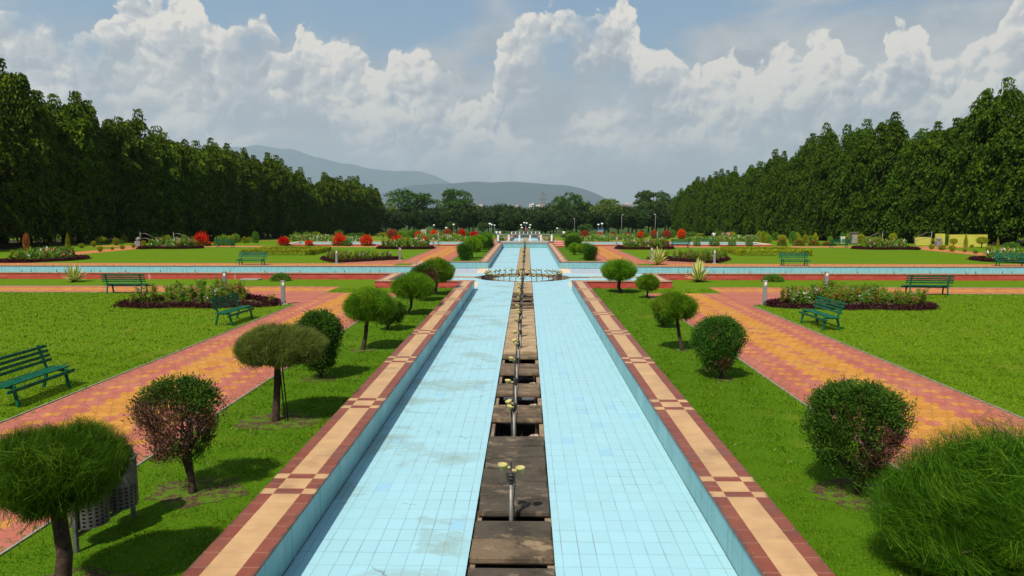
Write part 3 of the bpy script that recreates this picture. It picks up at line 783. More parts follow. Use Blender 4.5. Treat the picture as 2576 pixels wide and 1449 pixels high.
# ---- world
w = bpy.data.worlds.new('World'); sc.world = w; w.use_nodes = True
SUN = Vector((-.35, -.70, 1.0)).normalized(); EL = math.asin(SUN.z); AZ = math.atan2(SUN.x, SUN.y)
nt = NT.__new__(NT); nt.t = w.node_tree; nt.t.nodes.clear()
sky = nt.n('TexSky', sky_type='NISHITA'); sky.sun_disc = False; sky.sun_elevation = EL; sky.sun_rotation = AZ; sky.air_density = 1.0; sky.dust_density = 2.5; sky.ozone_density = 1.5
dirv = nt.n('TexCoord').outputs['Generated']; s = nt.sep(dirv)
az = nt.math('ARCTAN2', s[0], s[1]); el = nt.math('ARCSINE', s[2])
Pv = nt.comb(az, el, 0)
def dd(px, py): return ((px-1324)/FPX, (532-py)/FPX)
def curve(fac, pts):
    """height of a cloud bank's top along the horizon, as a curve over azimuth"""
    nd = nt.n('FloatCurve'); cv = nd.mapping.curves[0]
    P_ = [((x/2576), (532-y)/600.0) for x, y in pts]
    cv.points[0].location = P_[0]; cv.points[1].location = P_[-1]
    for p in P_[1:-1]: cv.points.new(*p)
    for p in cv.points: p.handle_type = 'AUTO_CLAMPED'
    nd.mapping.update(); nt.set(nd.inputs['Value'], fac)
    return nt.math('MULTIPLY', nd.outputs[0], 600.0/FPX)
def n2d(vec, scale, detail, rough, dist=0.0, out=0): return nt.noise(vec, scale, detail, rough, dist, '2D', out)
def bill(vec, scale, detail):
    v = nt.n('TexVoronoi', feature='F1', voronoi_dimensions='2D'); nt.set(v.inputs['Vector'], vec); v.inputs['Scale'].default_value = scale
    v.inputs['Detail'].default_value = detail; v.inputs['Roughness'].default_value = .5; v.inputs['Lacunarity'].default_value = 2.15
    return nt.math('SUBTRACT', .42, nt.math('POWER', v.outputs[0], 1.6))
wc = n2d(Pv, 16, 4, .6, 0, 1)
wp = nt.vmath('ADD', Pv, nt.vmath('MULTIPLY', nt.vmath('SUBTRACT', wc, (.5, .5, .5)), (.040, .030, 0)))
B1 = bill(wp, 27, 3); B2 = bill(nt.vmath('ADD', wp, (-.0045, .0065, 0)), 27, 3)
relief = nt.math('SUBTRACT', B1, B2)
azf = nt.math('MULTIPLY_ADD', nt.sep(wp)[0], FPX/2576, 1324/2576)
elw = nt.sep(wp)[1]
TOP1 = [(0, 185), (60, 170), (100, 150), (150, 128), (190, 118), (240, 122), (280, 150), (330, 160), (370, 125), (395, 100), (415, 60), (450, 50), (500, 62), (530, 44), (560, 52), (588, 90), (612, 100), (650, 98), (690, 80), (716, 105), (735, 155), (762, 110), (775, 84), (800, 100), (850, 105), (900, 118), (940, 150), (985, 178), (1000, 138), (1025, 150), (1040, 132), (1080, 145), (1100, 185), (1150, 205), (1172, 240), (1200, 250), (1235, 215), (1258, 160), (1275, 95), (1300, 62), (1335, 58), (1365, 45), (1385, 20), (1420, 24), (1448, 52), (1480, 40), (1530, 22), (1560, 14), (1582, 50), (1605, 85), (1630, 130), (1675, 140), (1692, 180), (1750, 168), (1830, 165), (1885, 170), (1905, 150), (1960, 140), (2015, 128), (2050, 145), (2080, 200), (2130, 212), (2145, 125), (2190, 110), (2225, 150), (2240, 205), (2300, 185), (2350, 150), (2372, 76), (2415, 85), (2450, 125), (2490, 160), (2530, 110), (2576, 90)]
TOP2 = [(0, 260), (80, 215), (160, 200), (260, 240), (340, 190), (440, 165), (520, 175), (600, 215), (660, 160), (720, 180), (790, 225), (860, 215), (920, 235), (990, 245), (1040, 200), (1110, 215), (1160, 270), (1210, 272), (1280, 292), (1310, 340), (1370, 290), (1420, 262), (1520, 262), (1590, 180), (1650, 165), (1690, 220), (1750, 255), (1860, 240), (1930, 200), (2010, 190), (2080, 230), (2170, 260), (2250, 235), (2330, 210), (2400, 180), (2480, 215), (2576, 190)]
TOP3 = [(0, 330), (150, 300), (300, 250), (420, 300), (520, 270), (640, 330), (760, 280), (860, 320), (960, 300), (1040, 350), (1180, 300), (1300, 380), (1400, 330), (1500, 300), (1640, 320), (1760, 290), (1860, 350), (1980, 300), (2130, 340), (2300, 290), (2440, 330), (2576, 300)]
soft = n2d(Pv, 8, 5, .55)
n1 = n2d(nt.vmath('MULTIPLY', Pv, (1, 1.8, 1)), 5.0, 6, .56, .4); n2 = n2d(nt.vmath('MULTIPLY_ADD', Pv, (1, 1.9, 1)) if False else nt.vmath('ADD', nt.vmath('MULTIPLY', Pv, (1, 1.9, 1)), (3.1, 1.7, 0)), 10, 6, .58, .3)
lowc = nt.ramp(el, .27, .12)
tr_ = nt.vmath('MULTIPLY', nt.vmath('SUBTRACT', Pv, (*dd(1990, -5), 0)), (FPX/430, FPX/80, 0)); trm = nt.ramp(nt.vmath('LENGTH', tr_), 1.15, .3)
tl_ = nt.vmath('MULTIPLY', nt.vmath('SUBTRACT', Pv, (*dd(30, 30), 0)), (FPX/110, FPX/75, 0)); tlm = nt.ramp(nt.vmath('LENGTH', tl_), 1.25, .3)
extra = nt.math('MAXIMUM', trm, tlm)
sheet = nt.ramp(nt.math('ADD', nt.math('ADD', nt.math('MULTIPLY', lowc, .40), n1), nt.math('ADD', nt.math('MULTIPLY', extra, .34), nt.math('MULTIPLY', nt.ramp(az, .1, .45), .12))), .50, .80)
sheetcol = nt.mix(nt.ramp(n2, .36, .66), (.40, .42, .445), (.575, .575, .565))
sheetcol = nt.mix(nt.math('MULTIPLY', trm, .8), sheetcol, (.33, .35, .375))
sheetcol = nt.mix(nt.math('MULTIPLY', tlm, .7), sheetcol, (.62, .62, .60))
horiz = nt.ramp(el, .13, .0)
sheetcol = nt.mix(nt.math('MULTIPLY', horiz, .9), sheetcol, (.435, .455, .465))
blue = nt.mix(nt.ramp(el, .05, .30), (.36, .48, .57), (.19, .35, .54))
skyc = nt.mix(.88, nt.vmath('MULTIPLY', sky.outputs[0], (.1, .1, .1)), blue)
c_ = nt.mix(nt.math('MULTIPLY', sheet, .93), skyc, sheetcol)
def bank(c_, top, sharp, wt, gain, depth, fade):
    d = nt.math('SUBTRACT', curve(azf, top), elw)                      # radians below the top of the bank
    e = nt.math('MULTIPLY_ADD', B1, .016*wt, d)
    m = nt.math('MULTIPLY', nt.ramp(e, .0, sharp), nt.ramp(d, depth, depth*.45))
    m = nt.math('MULTIPLY', m, nt.ramp(nt.math('ADD', soft, gain), .30, .46))
    lit = nt.math('MULTIPLY_ADD', relief, .85, nt.ramp(e, .10, .0, .14, .92))
    lit = nt.math('ADD', lit, nt.math('MULTIPLY', nt.math('SUBTRACT', soft, .5), 1.7))
    col = nt.mix(nt.ramp(lit, .05, .55), (.41, .43, .46), (.60, .60, .595)); col = nt.mix(nt.ramp(lit, .5, 1.05), col, (.93, .85, .74))
    col = nt.mix(nt.ramp(el, .11, .02, 0, .65), col, sheetcol)
    return nt.mix(nt.math('MULTIPLY', m, fade), c_, col)
c_ = bank(c_, TOP1, .007, 1.0, .05, .14, 1.0)
c_ = bank(c_, TOP2, .022, 1.2, -.06, .10, .9)
c_ = bank(c_, TOP3, .030, 1.4, -.05, .09, .9)
# only the part of the sky the photo shows is arranged; elsewhere broken cloud, its blue darkened to lower the ambient light
front = nt.ramp(nt.math('ABSOLUTE', az), 1.25, .95)
hi = nt.ramp(el, .48, .34)
gen = nt.mix(nt.ramp(n1, .52, .70), nt.mix(.5, nt.vmath('MULTIPLY', sky.outputs[0], (.1, .1, .1)), (.08, .18, .36)), nt.mix(nt.ramp(n2, .35, .65), (.36, .39, .44), (.62, .61, .60)))
c_ = nt.mix(nt.math('MULTIPLY', front, hi), gen, c_)
c_ = nt.mix(nt.ramp(el, .0, -.03), c_, (.30, .34, .34))
bg = nt.n('Background'); nt.set(bg.inputs[0], nt.vmath('MULTIPLY', c_, (10, 10, 10))); bg.inputs[1].default_value = .1
wo = nt.n('OutputWorld'); nt.t.links.new(bg.outputs[0], wo.inputs[0])
w.cycles.sampling_method = 'MANUAL'; w.cycles.sample_map_resolution = 512
sd = bpy.data.lights.new('sun', 'SUN'); sd.energy = 5.0; sd.angle = R(.5); sd.color = (1, .955, .88)
so = put('sun', sd); so.rotation_euler = SUN.to_track_quat('Z', 'Y').to_euler(); so.location = (-35, -70, 100)
sc.view_settings.view_transform = 'Standard'; sc.view_settings.look = 'None'; sc.view_settings.exposure = 0.0; sc.view_settings.gamma = 1
sc.render.engine = 'CYCLES'; sc.cycles.use_denoising = True
sc.cycles.max_bounces = 6; sc.cycles.diffuse_bounces = 3; sc.cycles.transparent_max_bounces = 8; sc.cycles.volume_bounces = 1; sc.cycles.sample_clamp_indirect = 4
# ================================================================== BENCHES (front = -y)
def make_bench():
    t = thing('park_bench', 'x', 'bench'); L = 2.0
    mb = MB()
    for k in range(5): mb.box((0, -.13+k*.078, .415), (L, .062, .028), bev=.006)
    mb.build('seat', M['benchgreen'], t)
    mb = MB(); mb.box((0, -.225, .325), (L+.05, .028, .07), bev=.006); mb.build('front_rail', M['benchgreen'], t)
    mb = MB()
    for k in range(4):
        z = .56+k*.095; y = .235+(z-.42)*.30
        mb.box((0, y-.03, z), (L, .026, .062), Matrix.Rotation(-.29, 3, 'X'), bev=.006)
    mb.build('backrest', M['benchgreen'], t)
    for sx in (-.78, .78):
        mb = MB(); mb.bar((sx, -.17, .40), (sx, -.25, 0), .055, .055, .006); mb.build('leg', M['benchgreen'], t)
        mb = MB(); mb.bar((sx, .20, .40), (sx, .30, 0), .055, .055, .006); mb.build('leg', M['benchgreen'], t)
        mb = MB(); mb.bar((sx, .20, .38), (sx, .38, .90), .05, .045, .006); mb.build('back_support', M['benchgreen'], t)
        mb = MB(); mb.bar((sx, -.22, .375), (sx, .24, .375), .05, .05, .006); mb.build('seat_frame', M['benchgreen'], t)
    return t
bench = make_bench()
BEN = [ # x, y, heading of the front (deg, 0 faces viewer), label
 (-9.72, 14.25, 90, 'dark green slatted bench cut by the left edge of the photo, beside the paver path'),
 (-9.62, 24.3, 87, 'dark green slatted bench angled at the corner of the near left lawn'),
 (9.62, 23.7, -87, 'dark green slatted bench angled at the corner of the near right lawn'),
 (-18.0, 32.95, 180, 'dark green bench seen from behind on the near left cross path'),
 (18.0, 32.95, 174, 'dark green bench seen from behind, half hidden by the right flower bed'),
 (-18.9, 50.6, 0, 'green bench on the lawn just beyond the left cross channel'),
 (18.5, 50.6, -2, 'green bench on the lawn beyond the right cross channel, near the hollow hedge'),
 (33.0, 50.4, -12, 'green bench at the right edge of the photo beyond the cross channel'),
 (-31.0, 75.6, 180, 'distant green bench in front of the lime bush under the left trees'),
 (15.9, 75.6, 180, 'distant green bench at the far path right of the basin'),
 (32.0, 75.6, 180, 'distant green bench at the far path below the right trees')]
for (x, y, a, lab) in BEN:
    place(bench, USED, (x, y, .01), R(a), (1, 1, 1), lab, 'green slatted garden benches', 'bench')
for (x, y, lab) in ((-21.6, 87.0, 'pale grey low bench beyond the second cross channel, left side'), (21.5, 87.0, 'small dark low bench beyond the second cross channel, right side')):
    o = place(bench, USED, (x, y, gz(y)-.2), 0, (1.1, 1, .8), lab, 'green slatted garden benches', 'bench')

# ================================================================== BOLLARD LAMPS
def make_bollard():
    t = thing('bollard_lamp', 'x', 'bollard lamp')
    mb = MB(); mb.box((0, 0, .42), (.155, .155, .84), bev=.012)
    P_ = mb; mb.build('post', M['concrete'], t)
    mb = MB(); mb.lathe([(.19, -.02), (.18, .03), (.14, .05), (.10, .055)], n=14); mb.build('base', M['kerb'], t)
    mb = MB()
    for sx in (-1, 1):
        for sy in (-1, 1): mb.box((sx*.066, sy*.066, .925), (.024, .024, .18))
    mb.box((0, 0, 1.03), (.175, .175, .04), bev=.008); mb.box((0, .055, .925), (.11, .03, .17))
    mb.build('cap', M['capmetal'], t)
    mb = MB(); mb.box((.012, -.045, .92), (.085, .06, .155), bev=.004); mb.build('lamp_lens', M['lampglass'], t)
    return t
bol = make_bollard()
for (px, py, lab, tilt) in ((713, 766, 'grey bollard lamp at the near left lawn corner, right of the flower bed', 0), (566, 736, 'grey bollard lamp behind the near left flower bed', 0),
    (1923, 766, 'grey bollard lamp at the near right lawn corner, left of the flower bed', 0), (2077.5, 736, 'grey bollard lamp at the upper left end of the near right flower bed', 0),
    (847, 664, 'slim bollard lamp in front of the middle left flower bed', 0), (1006, 655, 'slim bollard lamp at the right end of the middle left flower bed', 2),
    (1639, 655, 'slim bollard lamp left of the striped agave beyond the right cross channel', 0), (1797, 663, 'slim bollard lamp in front of the middle right flower bed', 0),
    (1090, 619.5, 'small distant bollard lamp beside the far left corner bed', 0), (1551, 619.5, 'small distant bollard lamp beside the far right corner bed', 0)):
    x, y = W(px, py)
    place(bol, USED, (x, y, gz(y)), R(rnd.uniform(-8, 8)+(12 if px < 1300 else -8)), (1, 1, .92), lab, 'bollard lamps at the lawn corners', 'bollard lamp')
for (x, y, lab) in ((-14.5, 104, 'farthest bollard lamp beyond the left end of the second channel'), (9.6, 100, 'far bollard lamp right of the footbridge'), (-25.5, 90, 'far bollard lamp on the left path beyond the second channel'), (27.5, 101, 'far bollard lamp on the right path beyond the second channel')):
    place(bol, USED, (x, y, gz(y)), 0, (1, 1, .92), lab, 'bollard lamps at the lawn corners', 'bollard lamp')

# ================================================================== FOUNTAIN NOZZLES
def cup(mb, c, tilt=0.0, az=0.0):
    Mx = Matrix.Rotation(az, 3, 'Z') @ Matrix.Rotation(tilt, 3, 'Y')
    mb.lathe([(.0, -.045), (.036, -.045), (.038, -.012), (.046, -.010), (.047, .012), (.058, .014), (.060, .036), (.050, .038), (.046, .024), (.0, .022)], c, 18, Mx)
def make_nozzle(var, hh):
    t = thing('fountain_nozzle', 'x', 'fountain nozzle')
    mb = MB(); mb.tube([(0, 0, -.6), (0, 0, hh*.62), (0, 0, hh*.62), (0, 0, hh-.13)], [.026, .026, .023, .023], 12); mb.build('pipe', M['steel'], t)
    mb = MB(); mb.lathe([(.03, hh-.16), (.036, hh-.155), (.036, hh-.13), (.034, hh-.10), (.05, hh-.095), (.05, hh-.08), (.03, hh-.075), (.03, hh-.06), (.052, hh-.055), (.052, hh-.04), (.012, hh-.035), (.011, hh+.10), (.006, hh+.11)], n=14)
    mb.build('nozzle_head', M['darkiron'], t)
    if var == 0: cups = [(-.105, 0, hh+.055, .04, 0), (.115, -.01, hh+.02, 0, 0)]
    elif var == 1: cups = [(-.13, -.02, hh-.06, .25, .3), (-.06, .05, hh-.12, -.3, .2)]
    elif var == 2: cups = [(-.10, .03, hh-.03, -.3, .5), (-.055, -.06, hh-.09, .35, .2)]
    else: cups = [(-.16, 0, hh-.1, .1, .2)]
    for i, (x, y, z, tl, a) in enumerate(cups):
        mb = MB(); cup(mb, (x, y, z), tl, a); c_ = mb.build('lamp_cup', M['cup'], t)
        mb = MB(); sg = 1 if x < 0 else -1; mb.bar((x+sg*.045, y, z-.005), (sg*-.012, 0, z-.005), .022, .022); mb.build('bracket', M['cup'], c_)
    mb = MB(); mb.tube([(.03, .02, hh-.06), (.05, .03, hh*.7), (.028, .03, hh*.35), (.05, .02, -.1), (.0, .06, -.4)], .006, 5)
    mb.tube([(-.06, 0, hh-.02), (-.045, .01, hh-.14), (-.12, .0, hh-.17), (-.16, .02, hh-.16)] if var == 0 else [(-.06, 0, hh-.1), (-.05, .02, hh*.5), (-.035, .02, .0), (-.03, .05, -.4)], .006, 5)
    mb.build('cable', M['black'], t)
    if var:
        mb = MB(); mb.tube([(-.05, .02, -.5), (-.052, .02, hh-.14)], .012, 8); mb.build('lamp_stand', M['darkiron'], t)
    return t
NZ = [make_nozzle(0, .62), make_nozzle(1, .62), make_nozzle(2, .62), make_nozzle(3, .58)]
ysn = [8.86, 12.22, 14.28, 16.15, 18.25, 20.3, 22.1, 24.0, 26.0, 27.9, 29.5, 30.7, 31.8, 33.1, 34.8, 36.3, 38.2]
for i, y in enumerate(ysn):
    v = 0 if i == 0 else (1, 2, 3)[i % 3]
    lab = ['tall steel fountain nozzle nearest the viewer with two yellow lamp cups'][0] if i == 0 else 'fountain nozzle number %d from the viewer along the near trench' % (i+1)
    lab = lab if i == 0 else {1: 'second fountain nozzle, rising from the open pit behind the near slabs', 2: 'third fountain nozzle from the viewer, over an open pit', 3: 'fourth fountain nozzle from the viewer, over an open pit', 4: 'fifth fountain nozzle from the viewer, last of the open pits'}.get(i, 'slim fountain nozzle with lamp cups on the tan slabs before the round fountain')
    place(NZ[v], USED, (-.02+rnd.uniform(-.03, .03), y, ZF), R(0 if i == 0 else rnd.uniform(-25, 25)), (1, 1, 1 if i else 1.0), lab, 'fountain nozzles along the near trench')
for i in range(14):
    y = 50.6+i*2.05
    place(NZ[(1, 2, 3)[i % 3]], USED, (rnd.uniform(-.04, .04), y, ZF), R(rnd.uniform(-40, 40)), (1.3, 1.3, .8), 'small fountain nozzle in the trench between the round fountain and the footbridge', 'fountain nozzles along the far trench')
place(NZ[0], USED, (0, 77.2, ZF), 0, (1.8, 1.8, 1.15), 'tall fountain nozzle before the blue weir wall at the basin end')
place(NZ[1], USED, (0, CY0, -.2), 0, (1.3, 1.3, 1.05), 'central fountain nozzle on the blue island of the round fountain')
# ring stands
def make_stand(two):
    t = thing('ring_nozzle', 'x', 'fountain nozzle'); hh = .27
    mb = MB(); mb.tube([(0, 0, -.6), (0, 0, hh)], .016, 7); mb.tube([(0, 0, hh), (0, 0, hh+.10)], [.012, .004], 6); mb.build('pipe', M['darkiron'], t)
    for i, sg in enumerate((-1, 1) if two else (1,)):
        mb = MB(); cup(mb, (sg*.10, .03*sg, hh-.02-.03*i), .2*sg, .4); mb.bar((sg*.05, 0, hh-.03), (0, 0, hh-.03), .02, .02); mb.build('lamp_cup', M['cup'], t)
    mb = MB(); mb.tube([(0, 0, hh-.1), (.12, .06, hh-.22), (.3, .1, hh-.14), (.42, .12, hh-.05)], .006, 4); mb.build('cable', M['black'], t)
    return t
ST = [make_stand(True), make_stand(False)]
for k in range(36):
    a = 2*PI*k/36+rnd.uniform(-.03, .03)
    where = 'front' if math.sin(a) < -.3 else ('back' if math.sin(a) > .3 else ('right side' if math.cos(a) > 0 else 'left side'))
    place(ST[k % 3 == 0], USED, (2.22*math.cos(a), CY0+2.22*math.sin(a), ZF), a+PI/2, (1.15, 1.15, 1.12), 'dark iron stand with yellow cups on the %s of the round fountain ring' % where, 'stands on the %s of the fountain ring' % where)
def make_stub(withcup):
    t = thing('channel_nozzle', 'x', 'fountain nozzle')
    mb = MB(); mb.tube([(0, 0, -.5), (0, 0, .33)], .018, 7); mb.tube([(0, 0, .33), (0.01, 0, .44)], [.012, .005], 6); mb.build('pipe', M['darkiron'], t)
    if withcup:
        mb = MB(); cup(mb, (-.13, 0, .27), .1, 0); mb.bar((-.07, 0, .26), (0, 0, .26), .02, .02); mb.build('lamp_cup', M['cup'], t)
    return t
SB = [make_stub(False), make_stub(True)]
for sx in (-1, 1):
    side = 'left' if sx < 0 else 'right'
    for k in range(13):
        x0 = sx*(9.0+k*2.07); cupz = 13 < abs(x0) < 24
        for dx in ((0, .55) if not cupz else (0,)):
            place(SB[1 if cupz else 0], USED, (x0+dx, CY0, ZF), R(rnd.uniform(-30, 30)), (1.25, 1.25, 1.0), ('pale-cupped' if cupz else 'bare dark')+' short nozzle standing in the %s cross channel' % side, ('cupped' if cupz else 'bare')+' nozzles in the %s cross channel' % side)
# valves and pipes down in the open pits
def make_valve():
    t = thing('pit_pipework', 'x', 'pipework')
    mb = MB(); mb.tube([(.38, .1, -.5), (.38, .1, -.14), (.36, .1, -.11), (.25, .1, -.12)], .035, 10); mb.tube([(.25, .1, -.12), (.16, .06, -.14), (.05, .03, -.13)], [.026, .02, .02], 8)
    mb.tube([(.08, 0, -.35), (.05, 0, -.12), (-.02, .0, -.11)], .022, 8); mb.build('pipe', M['pvc'], t)
    mb = MB(); mb.lathe([(.03, -.02), (.045, -.015), (.045, .015), (.03, .02)], (.29, .1, -.12), 12, Matrix.Rotation(PI/2, 3, 'Y')); mb.build('valve', M['steel'], t)
    mb = MB(); mb.tube([(-.3, .2, -.5), (-.25, .12, -.1), (-.1, .05, -.12), (-.04, 0, -.3)], .008, 5); mb.tube([(-.05, .1, -.5), (-.08, .06, .12)], .009, 5); mb.build('cable', M['black'], t)
    return t
vl = make_valve()
for i, y in enumerate((12.55, 14.6, 16.5, 18.55)):
    place(vl, USED, (0, y, ZF), 0, (1, 1, 1), ['tan pipe and valve in the nearest large open pit', 'tan pipe and valve in the second open pit', 'tan pipe and valve in the third open pit', 'tan pipe and valve in the fourth open pit'][i], 'pipework in the open pits')
mb = MB(); mb.rect(-.40, .40, 12.25, 19.6, -.60); tag(mb.build('pit_water', M['pitwater']), 'black standing water at the bottom of the open pits', 'water', kind='structure')

# ================================================================== LITTER BIN (two perforated steel cans on a frame)
def make_bin(px1, py1, px2, py2):
    x0, y0 = W(px1, py1); x1, y1 = W(px2, py2)
    a = math.atan2(y1-y0, x1-x0); L = math.hypot(x1-x0, y1-y0)
    t = thing('litter_bin', 'pair of perforated steel litter cans on one frame, half hidden by the near left topiary', 'litter bin', (x0, y0, 0), a)
    for x in (0, L):
        mb = MB(); mb.box((x, 0, .42), (.045, .045, .9), bev=.005); mb.build('post', M['binsteel'], t)
    mb = MB(); mb.bar((0, 0, .18), (L, 0, .18), .035, .035); mb.build('cross_bar', M['binsteel'], t)
    for k, xc in enumerate((L*.24, L*.76)):
        mb = MB(); r_ = .2; n = 40
        # perforated shell: grid of small openings cut as missing cells, with a solid inner liner behind
        for i in range(n):
            a0, a1 = 2*PI*i/n, 2*PI*(i+1)/n
            for j in range(26):
                z0 = .24+j*.022; z1 = z0+.022
                hole = (j % 2 == 1 and i % 2 == 0 and j < 12)
                rr = r_-.012 if hole else r_
                mb.face([(xc+rr*math.cos(a0), rr*math.sin(a0), z0), (xc+rr*math.cos(a1), rr*math.sin(a1), z0), (xc+rr*math.cos(a1), rr*math.sin(a1), z1), (xc+rr*math.cos(a0), rr*math.sin(a0), z1)])
        sh = mb.build('can', M['binsteel'], t)
        sh.data.materials.append(M['darkiron'])
        for p in sh.data.polygons:
            i, j = p.index//26, p.index % 26
            if j % 2 == 1 and i % 2 == 0 and j < 12: p.material_index = 1
        mb = MB(); mb.lathe([(r_+.006, .80), (r_+.012, .815), (r_+.006, .83), (r_-.01, .83)], (xc, 0, 0), 32); mb.build('rim', M['steel'], sh)
        mb = MB(); mb.lathe([(0, .245), (r_-.02, .245), (r_-.02, .80)], (xc, 0, 0), 24); mb.build('liner', M['darkiron'], sh)
make_bin(193, 1389, 336, 1300)

# ================================================================== AGAVES
def make_agave(seed, n=44, Lb=1.0, spread=1.0):
    rg = random.Random(seed); mb = MB()
    for k in range(n):
        a = k*2.39996+rg.uniform(-.2, .2); f = k/n; el = R(18+66*f+rg.uniform(-6, 6)); L = Lb*(rg.uniform(.8, 1.05))*(.75+.35*f); wd = .085*rg.uniform(.8, 1.15)
        d = Vector((math.cos(a), math.sin(a), 0)); side = Vector((-math.sin(a), math.cos(a), 0)); prev = None; N = 7
        for i in range(N+1):
            s_ = i/N; e2 = el-.32*s_*s_*(1-f*.5)
            p = d*(math.cos(el)*L*s_*spread+.04)+Vector((0, 0, .04+math.sin(el)*L*s_-.16*L*s_*s_*(1-f)))
            w_ = wd*math.sin(PI*min(1, .18+.82*(1-s_)**.8))*(1 if s_ < .98 else .15) if s_ < 1 else .003
            w_ = wd*(.55+.9*s_-1.4*s_*s_) if s_ < .98 else .004
            cur = (p-side*w_+Vector((0, 0, w_*.35)), p, p+side*w_+Vector((0, 0, w_*.35)))
            if prev:
                mb.face([prev[0], prev[1], cur[1], cur[0]], [(0, 0), (.5, 0), (.5, 1), (0, 1)]); mb.face([prev[1], prev[2], cur[2], cur[1]], [(.5, 0), (1, 0), (1, 1), (.5, 1)])
            prev = cur
    return mb
for (px, py, sc_, lab, sd_) in ((187, 709, 1.02, 'striped yellow and green agave on the lawn by the left cross channel', 3), (1757, 709, 1.15, 'striped agave beside the right cross channel with spreading blades', 5), (1655, 666, 1.2, 'striped agave on the far side of the right cross channel', 8)):
    x, y = W(px, py); t = thing('agave', lab, 'agave', (x, y, 0), rnd.uniform(0, 6), 'striped agaves'); t.scale = (sc_,)*3
    make_agave(sd_).build('leaf_rosette', M['agave'], t)
    mb = MB(); mb.lathe([(.13, -.02), (.12, .08), (.07, .14), (0, .15)], n=10); mb.build('stem_base', M['barkdark'], t)
# manhole
x, y = W(633, 703.5); mb = MB(); mb.box((x, y, .03), (1.0, .9, .06), bev=.01); tag(mb.build('manhole_cover', M['kerb']), 'pale concrete slab lying on the grass before the left red wall', 'cover slab')

# ================================================================== FAR SMALL THINGS
def handrail(name, lab, px, py, L, H_, flip):
    x, y = W(px, py); t = thing(name, lab, 'handrail', (x, y, 0), 0); s_ = flip
    for k, (xx, hh) in enumerate(((0, H_), (s_*L, H_*.62))):
        mb = MB(); mb.tube([(xx, 0, 0), (xx, 0, hh)], .035, 8); mb.lathe([(0, 0), (.06, .03), (.05, .08), (0, .10)], (xx, 0, hh), 8); mb.build('post', M['steel'], t)
    mb = MB()
    for k in (.95, .6): mb.tube([(0, 0, H_*k), (s_*L*.35, 0, H_*k), (s_*L, 0, H_*.62*k)], .025, 6)
    mb.build('rail', M['steel'], t)
handrail('handrail', 'grey steel stair handrail under the left trees, nearer of two', 354, 620, 1.7, 1.45, 1)
handrail('handrail', 'grey steel stair handrail behind the far left corner bed', 438, 619, 1.6, 1.4, 1)
handrail('handrail', 'grey steel stair handrail in front of the yellow wall', 2387+55, 621, 1.9, 1.5, -1) if False else handrail('handrail', 'grey steel stair handrail in front of the yellow wall', 2344-2+42*0, 620, 1.7, 1.55, -1)
handrail('handrail', 'grey steel stair handrail behind the far right corner bed', 2219, 619, 1.7, 1.45, -1)
def lantern(x, y, s_, lab):
    t = thing('stone_lantern', lab, 'stone lantern', (x, y, gz(y))); t.scale = (s_,)*3
    mb = MB(); mb.box((0, 0, .3), (.62, .62, .6), bev=.03); mb.build('plinth', M['stone'], t)
    mb = MB(); mb.lathe([(.2, .6), (.24, .66), (.2, .72), (.3, .78), (.26, .9), (.12, .98), (.06, 1.06), (0, 1.1)], n=14); mb.build('finial', M['stone'], t)
for (px, py, lab) in ((349, 620, 'carved stone lantern at the foot of the left handrail'), (1006+30+14, 619, 'carved stone lantern beside the path left of the footbridge'), (1660.5+0, 619, 'carved stone lantern beside the path right of the basin'), (2361, 620, 'carved stone lantern below the yellow wall')):
    x, y = W(px, py); lantern(x, 78.2 if 1000 < px < 1700 else y, .95, lab)
def sawhorse(x, y, lab):
    t = thing('rope_post', lab, 'post', (x, y, 0))
    mb = MB(); mb.tube([(0, 0, 0), (0, 0, 1.55)], .045, 8); mb.lathe([(0, 0), (.08, .05), (.06, .12), (0, .14)], (0, 0, 1.55), 8); mb.build('pole', M['railgrey'], t)
    for s_ in (-1, 1): mb = MB(); mb.bar((s_*.3, 0, 0), (0, 0, .75), .05, .05); mb.build('brace', M['railgrey'], t)
for px, lab in ((1103, 'thin braced post beside the path left of the footbridge'), (1639+12, 'thin braced post beside the path right of the footbridge')):
    x = Xat(px, 78.0); sawhorse(x if px < 1300 else Xat(1655-3, 78), 78.0, lab)
# white cabinet, grey bin, blue kiosk, yellow wall
def cabinet(name, px, py, w_, h_, mat, lab, cat, y=None):
    x, yy = W(px, py) if y is None else (Xat(px, y), y); t = thing(name, lab, cat, (x, yy, gz(yy)))
    mb = MB(); mb.box((0, 0, h_*.5), (w_, w_*.7, h_), bev=.03); mb.build('body', mat, t)
    mb = MB(); mb.box((0, 0, h_+.05), (w_*1.15, w_*.85, .10), bev=.02); mb.build('roof', mat, t)
    mb = MB(); mb.box((0, -w_*.35-.012, h_*.5), (w_*.75, .02, h_*.75), bev=.004); mb.build('door', M['kerb'], t)
cabinet('switch_cabinet', 1065, 590, 1.1, 1.7, M['creamstone'], 'small cream cabinet standing among the far red shrubs on the left', 'cabinet', 165)
cabinet('kiosk', 1510, 593, 1.7, 2.0, M['bluepaint'], 'bright blue kiosk among the far trees right of the pool', 'kiosk', 205)
cabinet('litter_drum', 2140, 621, .75, 1.25, M['binsteel'], 'grey metal drum standing in the shade under the right trees', 'drum', 84)
cabinet('litter_drum', 2113, 620, .42, .7, M['whitepaint'], 'small white box standing under the right trees', 'box', 86)
t = thing('yellow_wall', 'bright yellow boundary wall showing under the right tree row', 'wall', (0, 0, 0))
x0, x1 = Xat(2343, 78), Xat(2482, 78)
mb = MB(); xa = Xat(2375, 79); mb.box(((xa+x1)/2, 79, .62), (x1-xa, .2, 1.3)); mb.build('wall', M['yellowwall'], t)
mb = MB(); mb.box((Xat(2352, 81), 81, .65), (1.0, .2, 1.3)); mb.build('wall', M['yellowwall'], t)
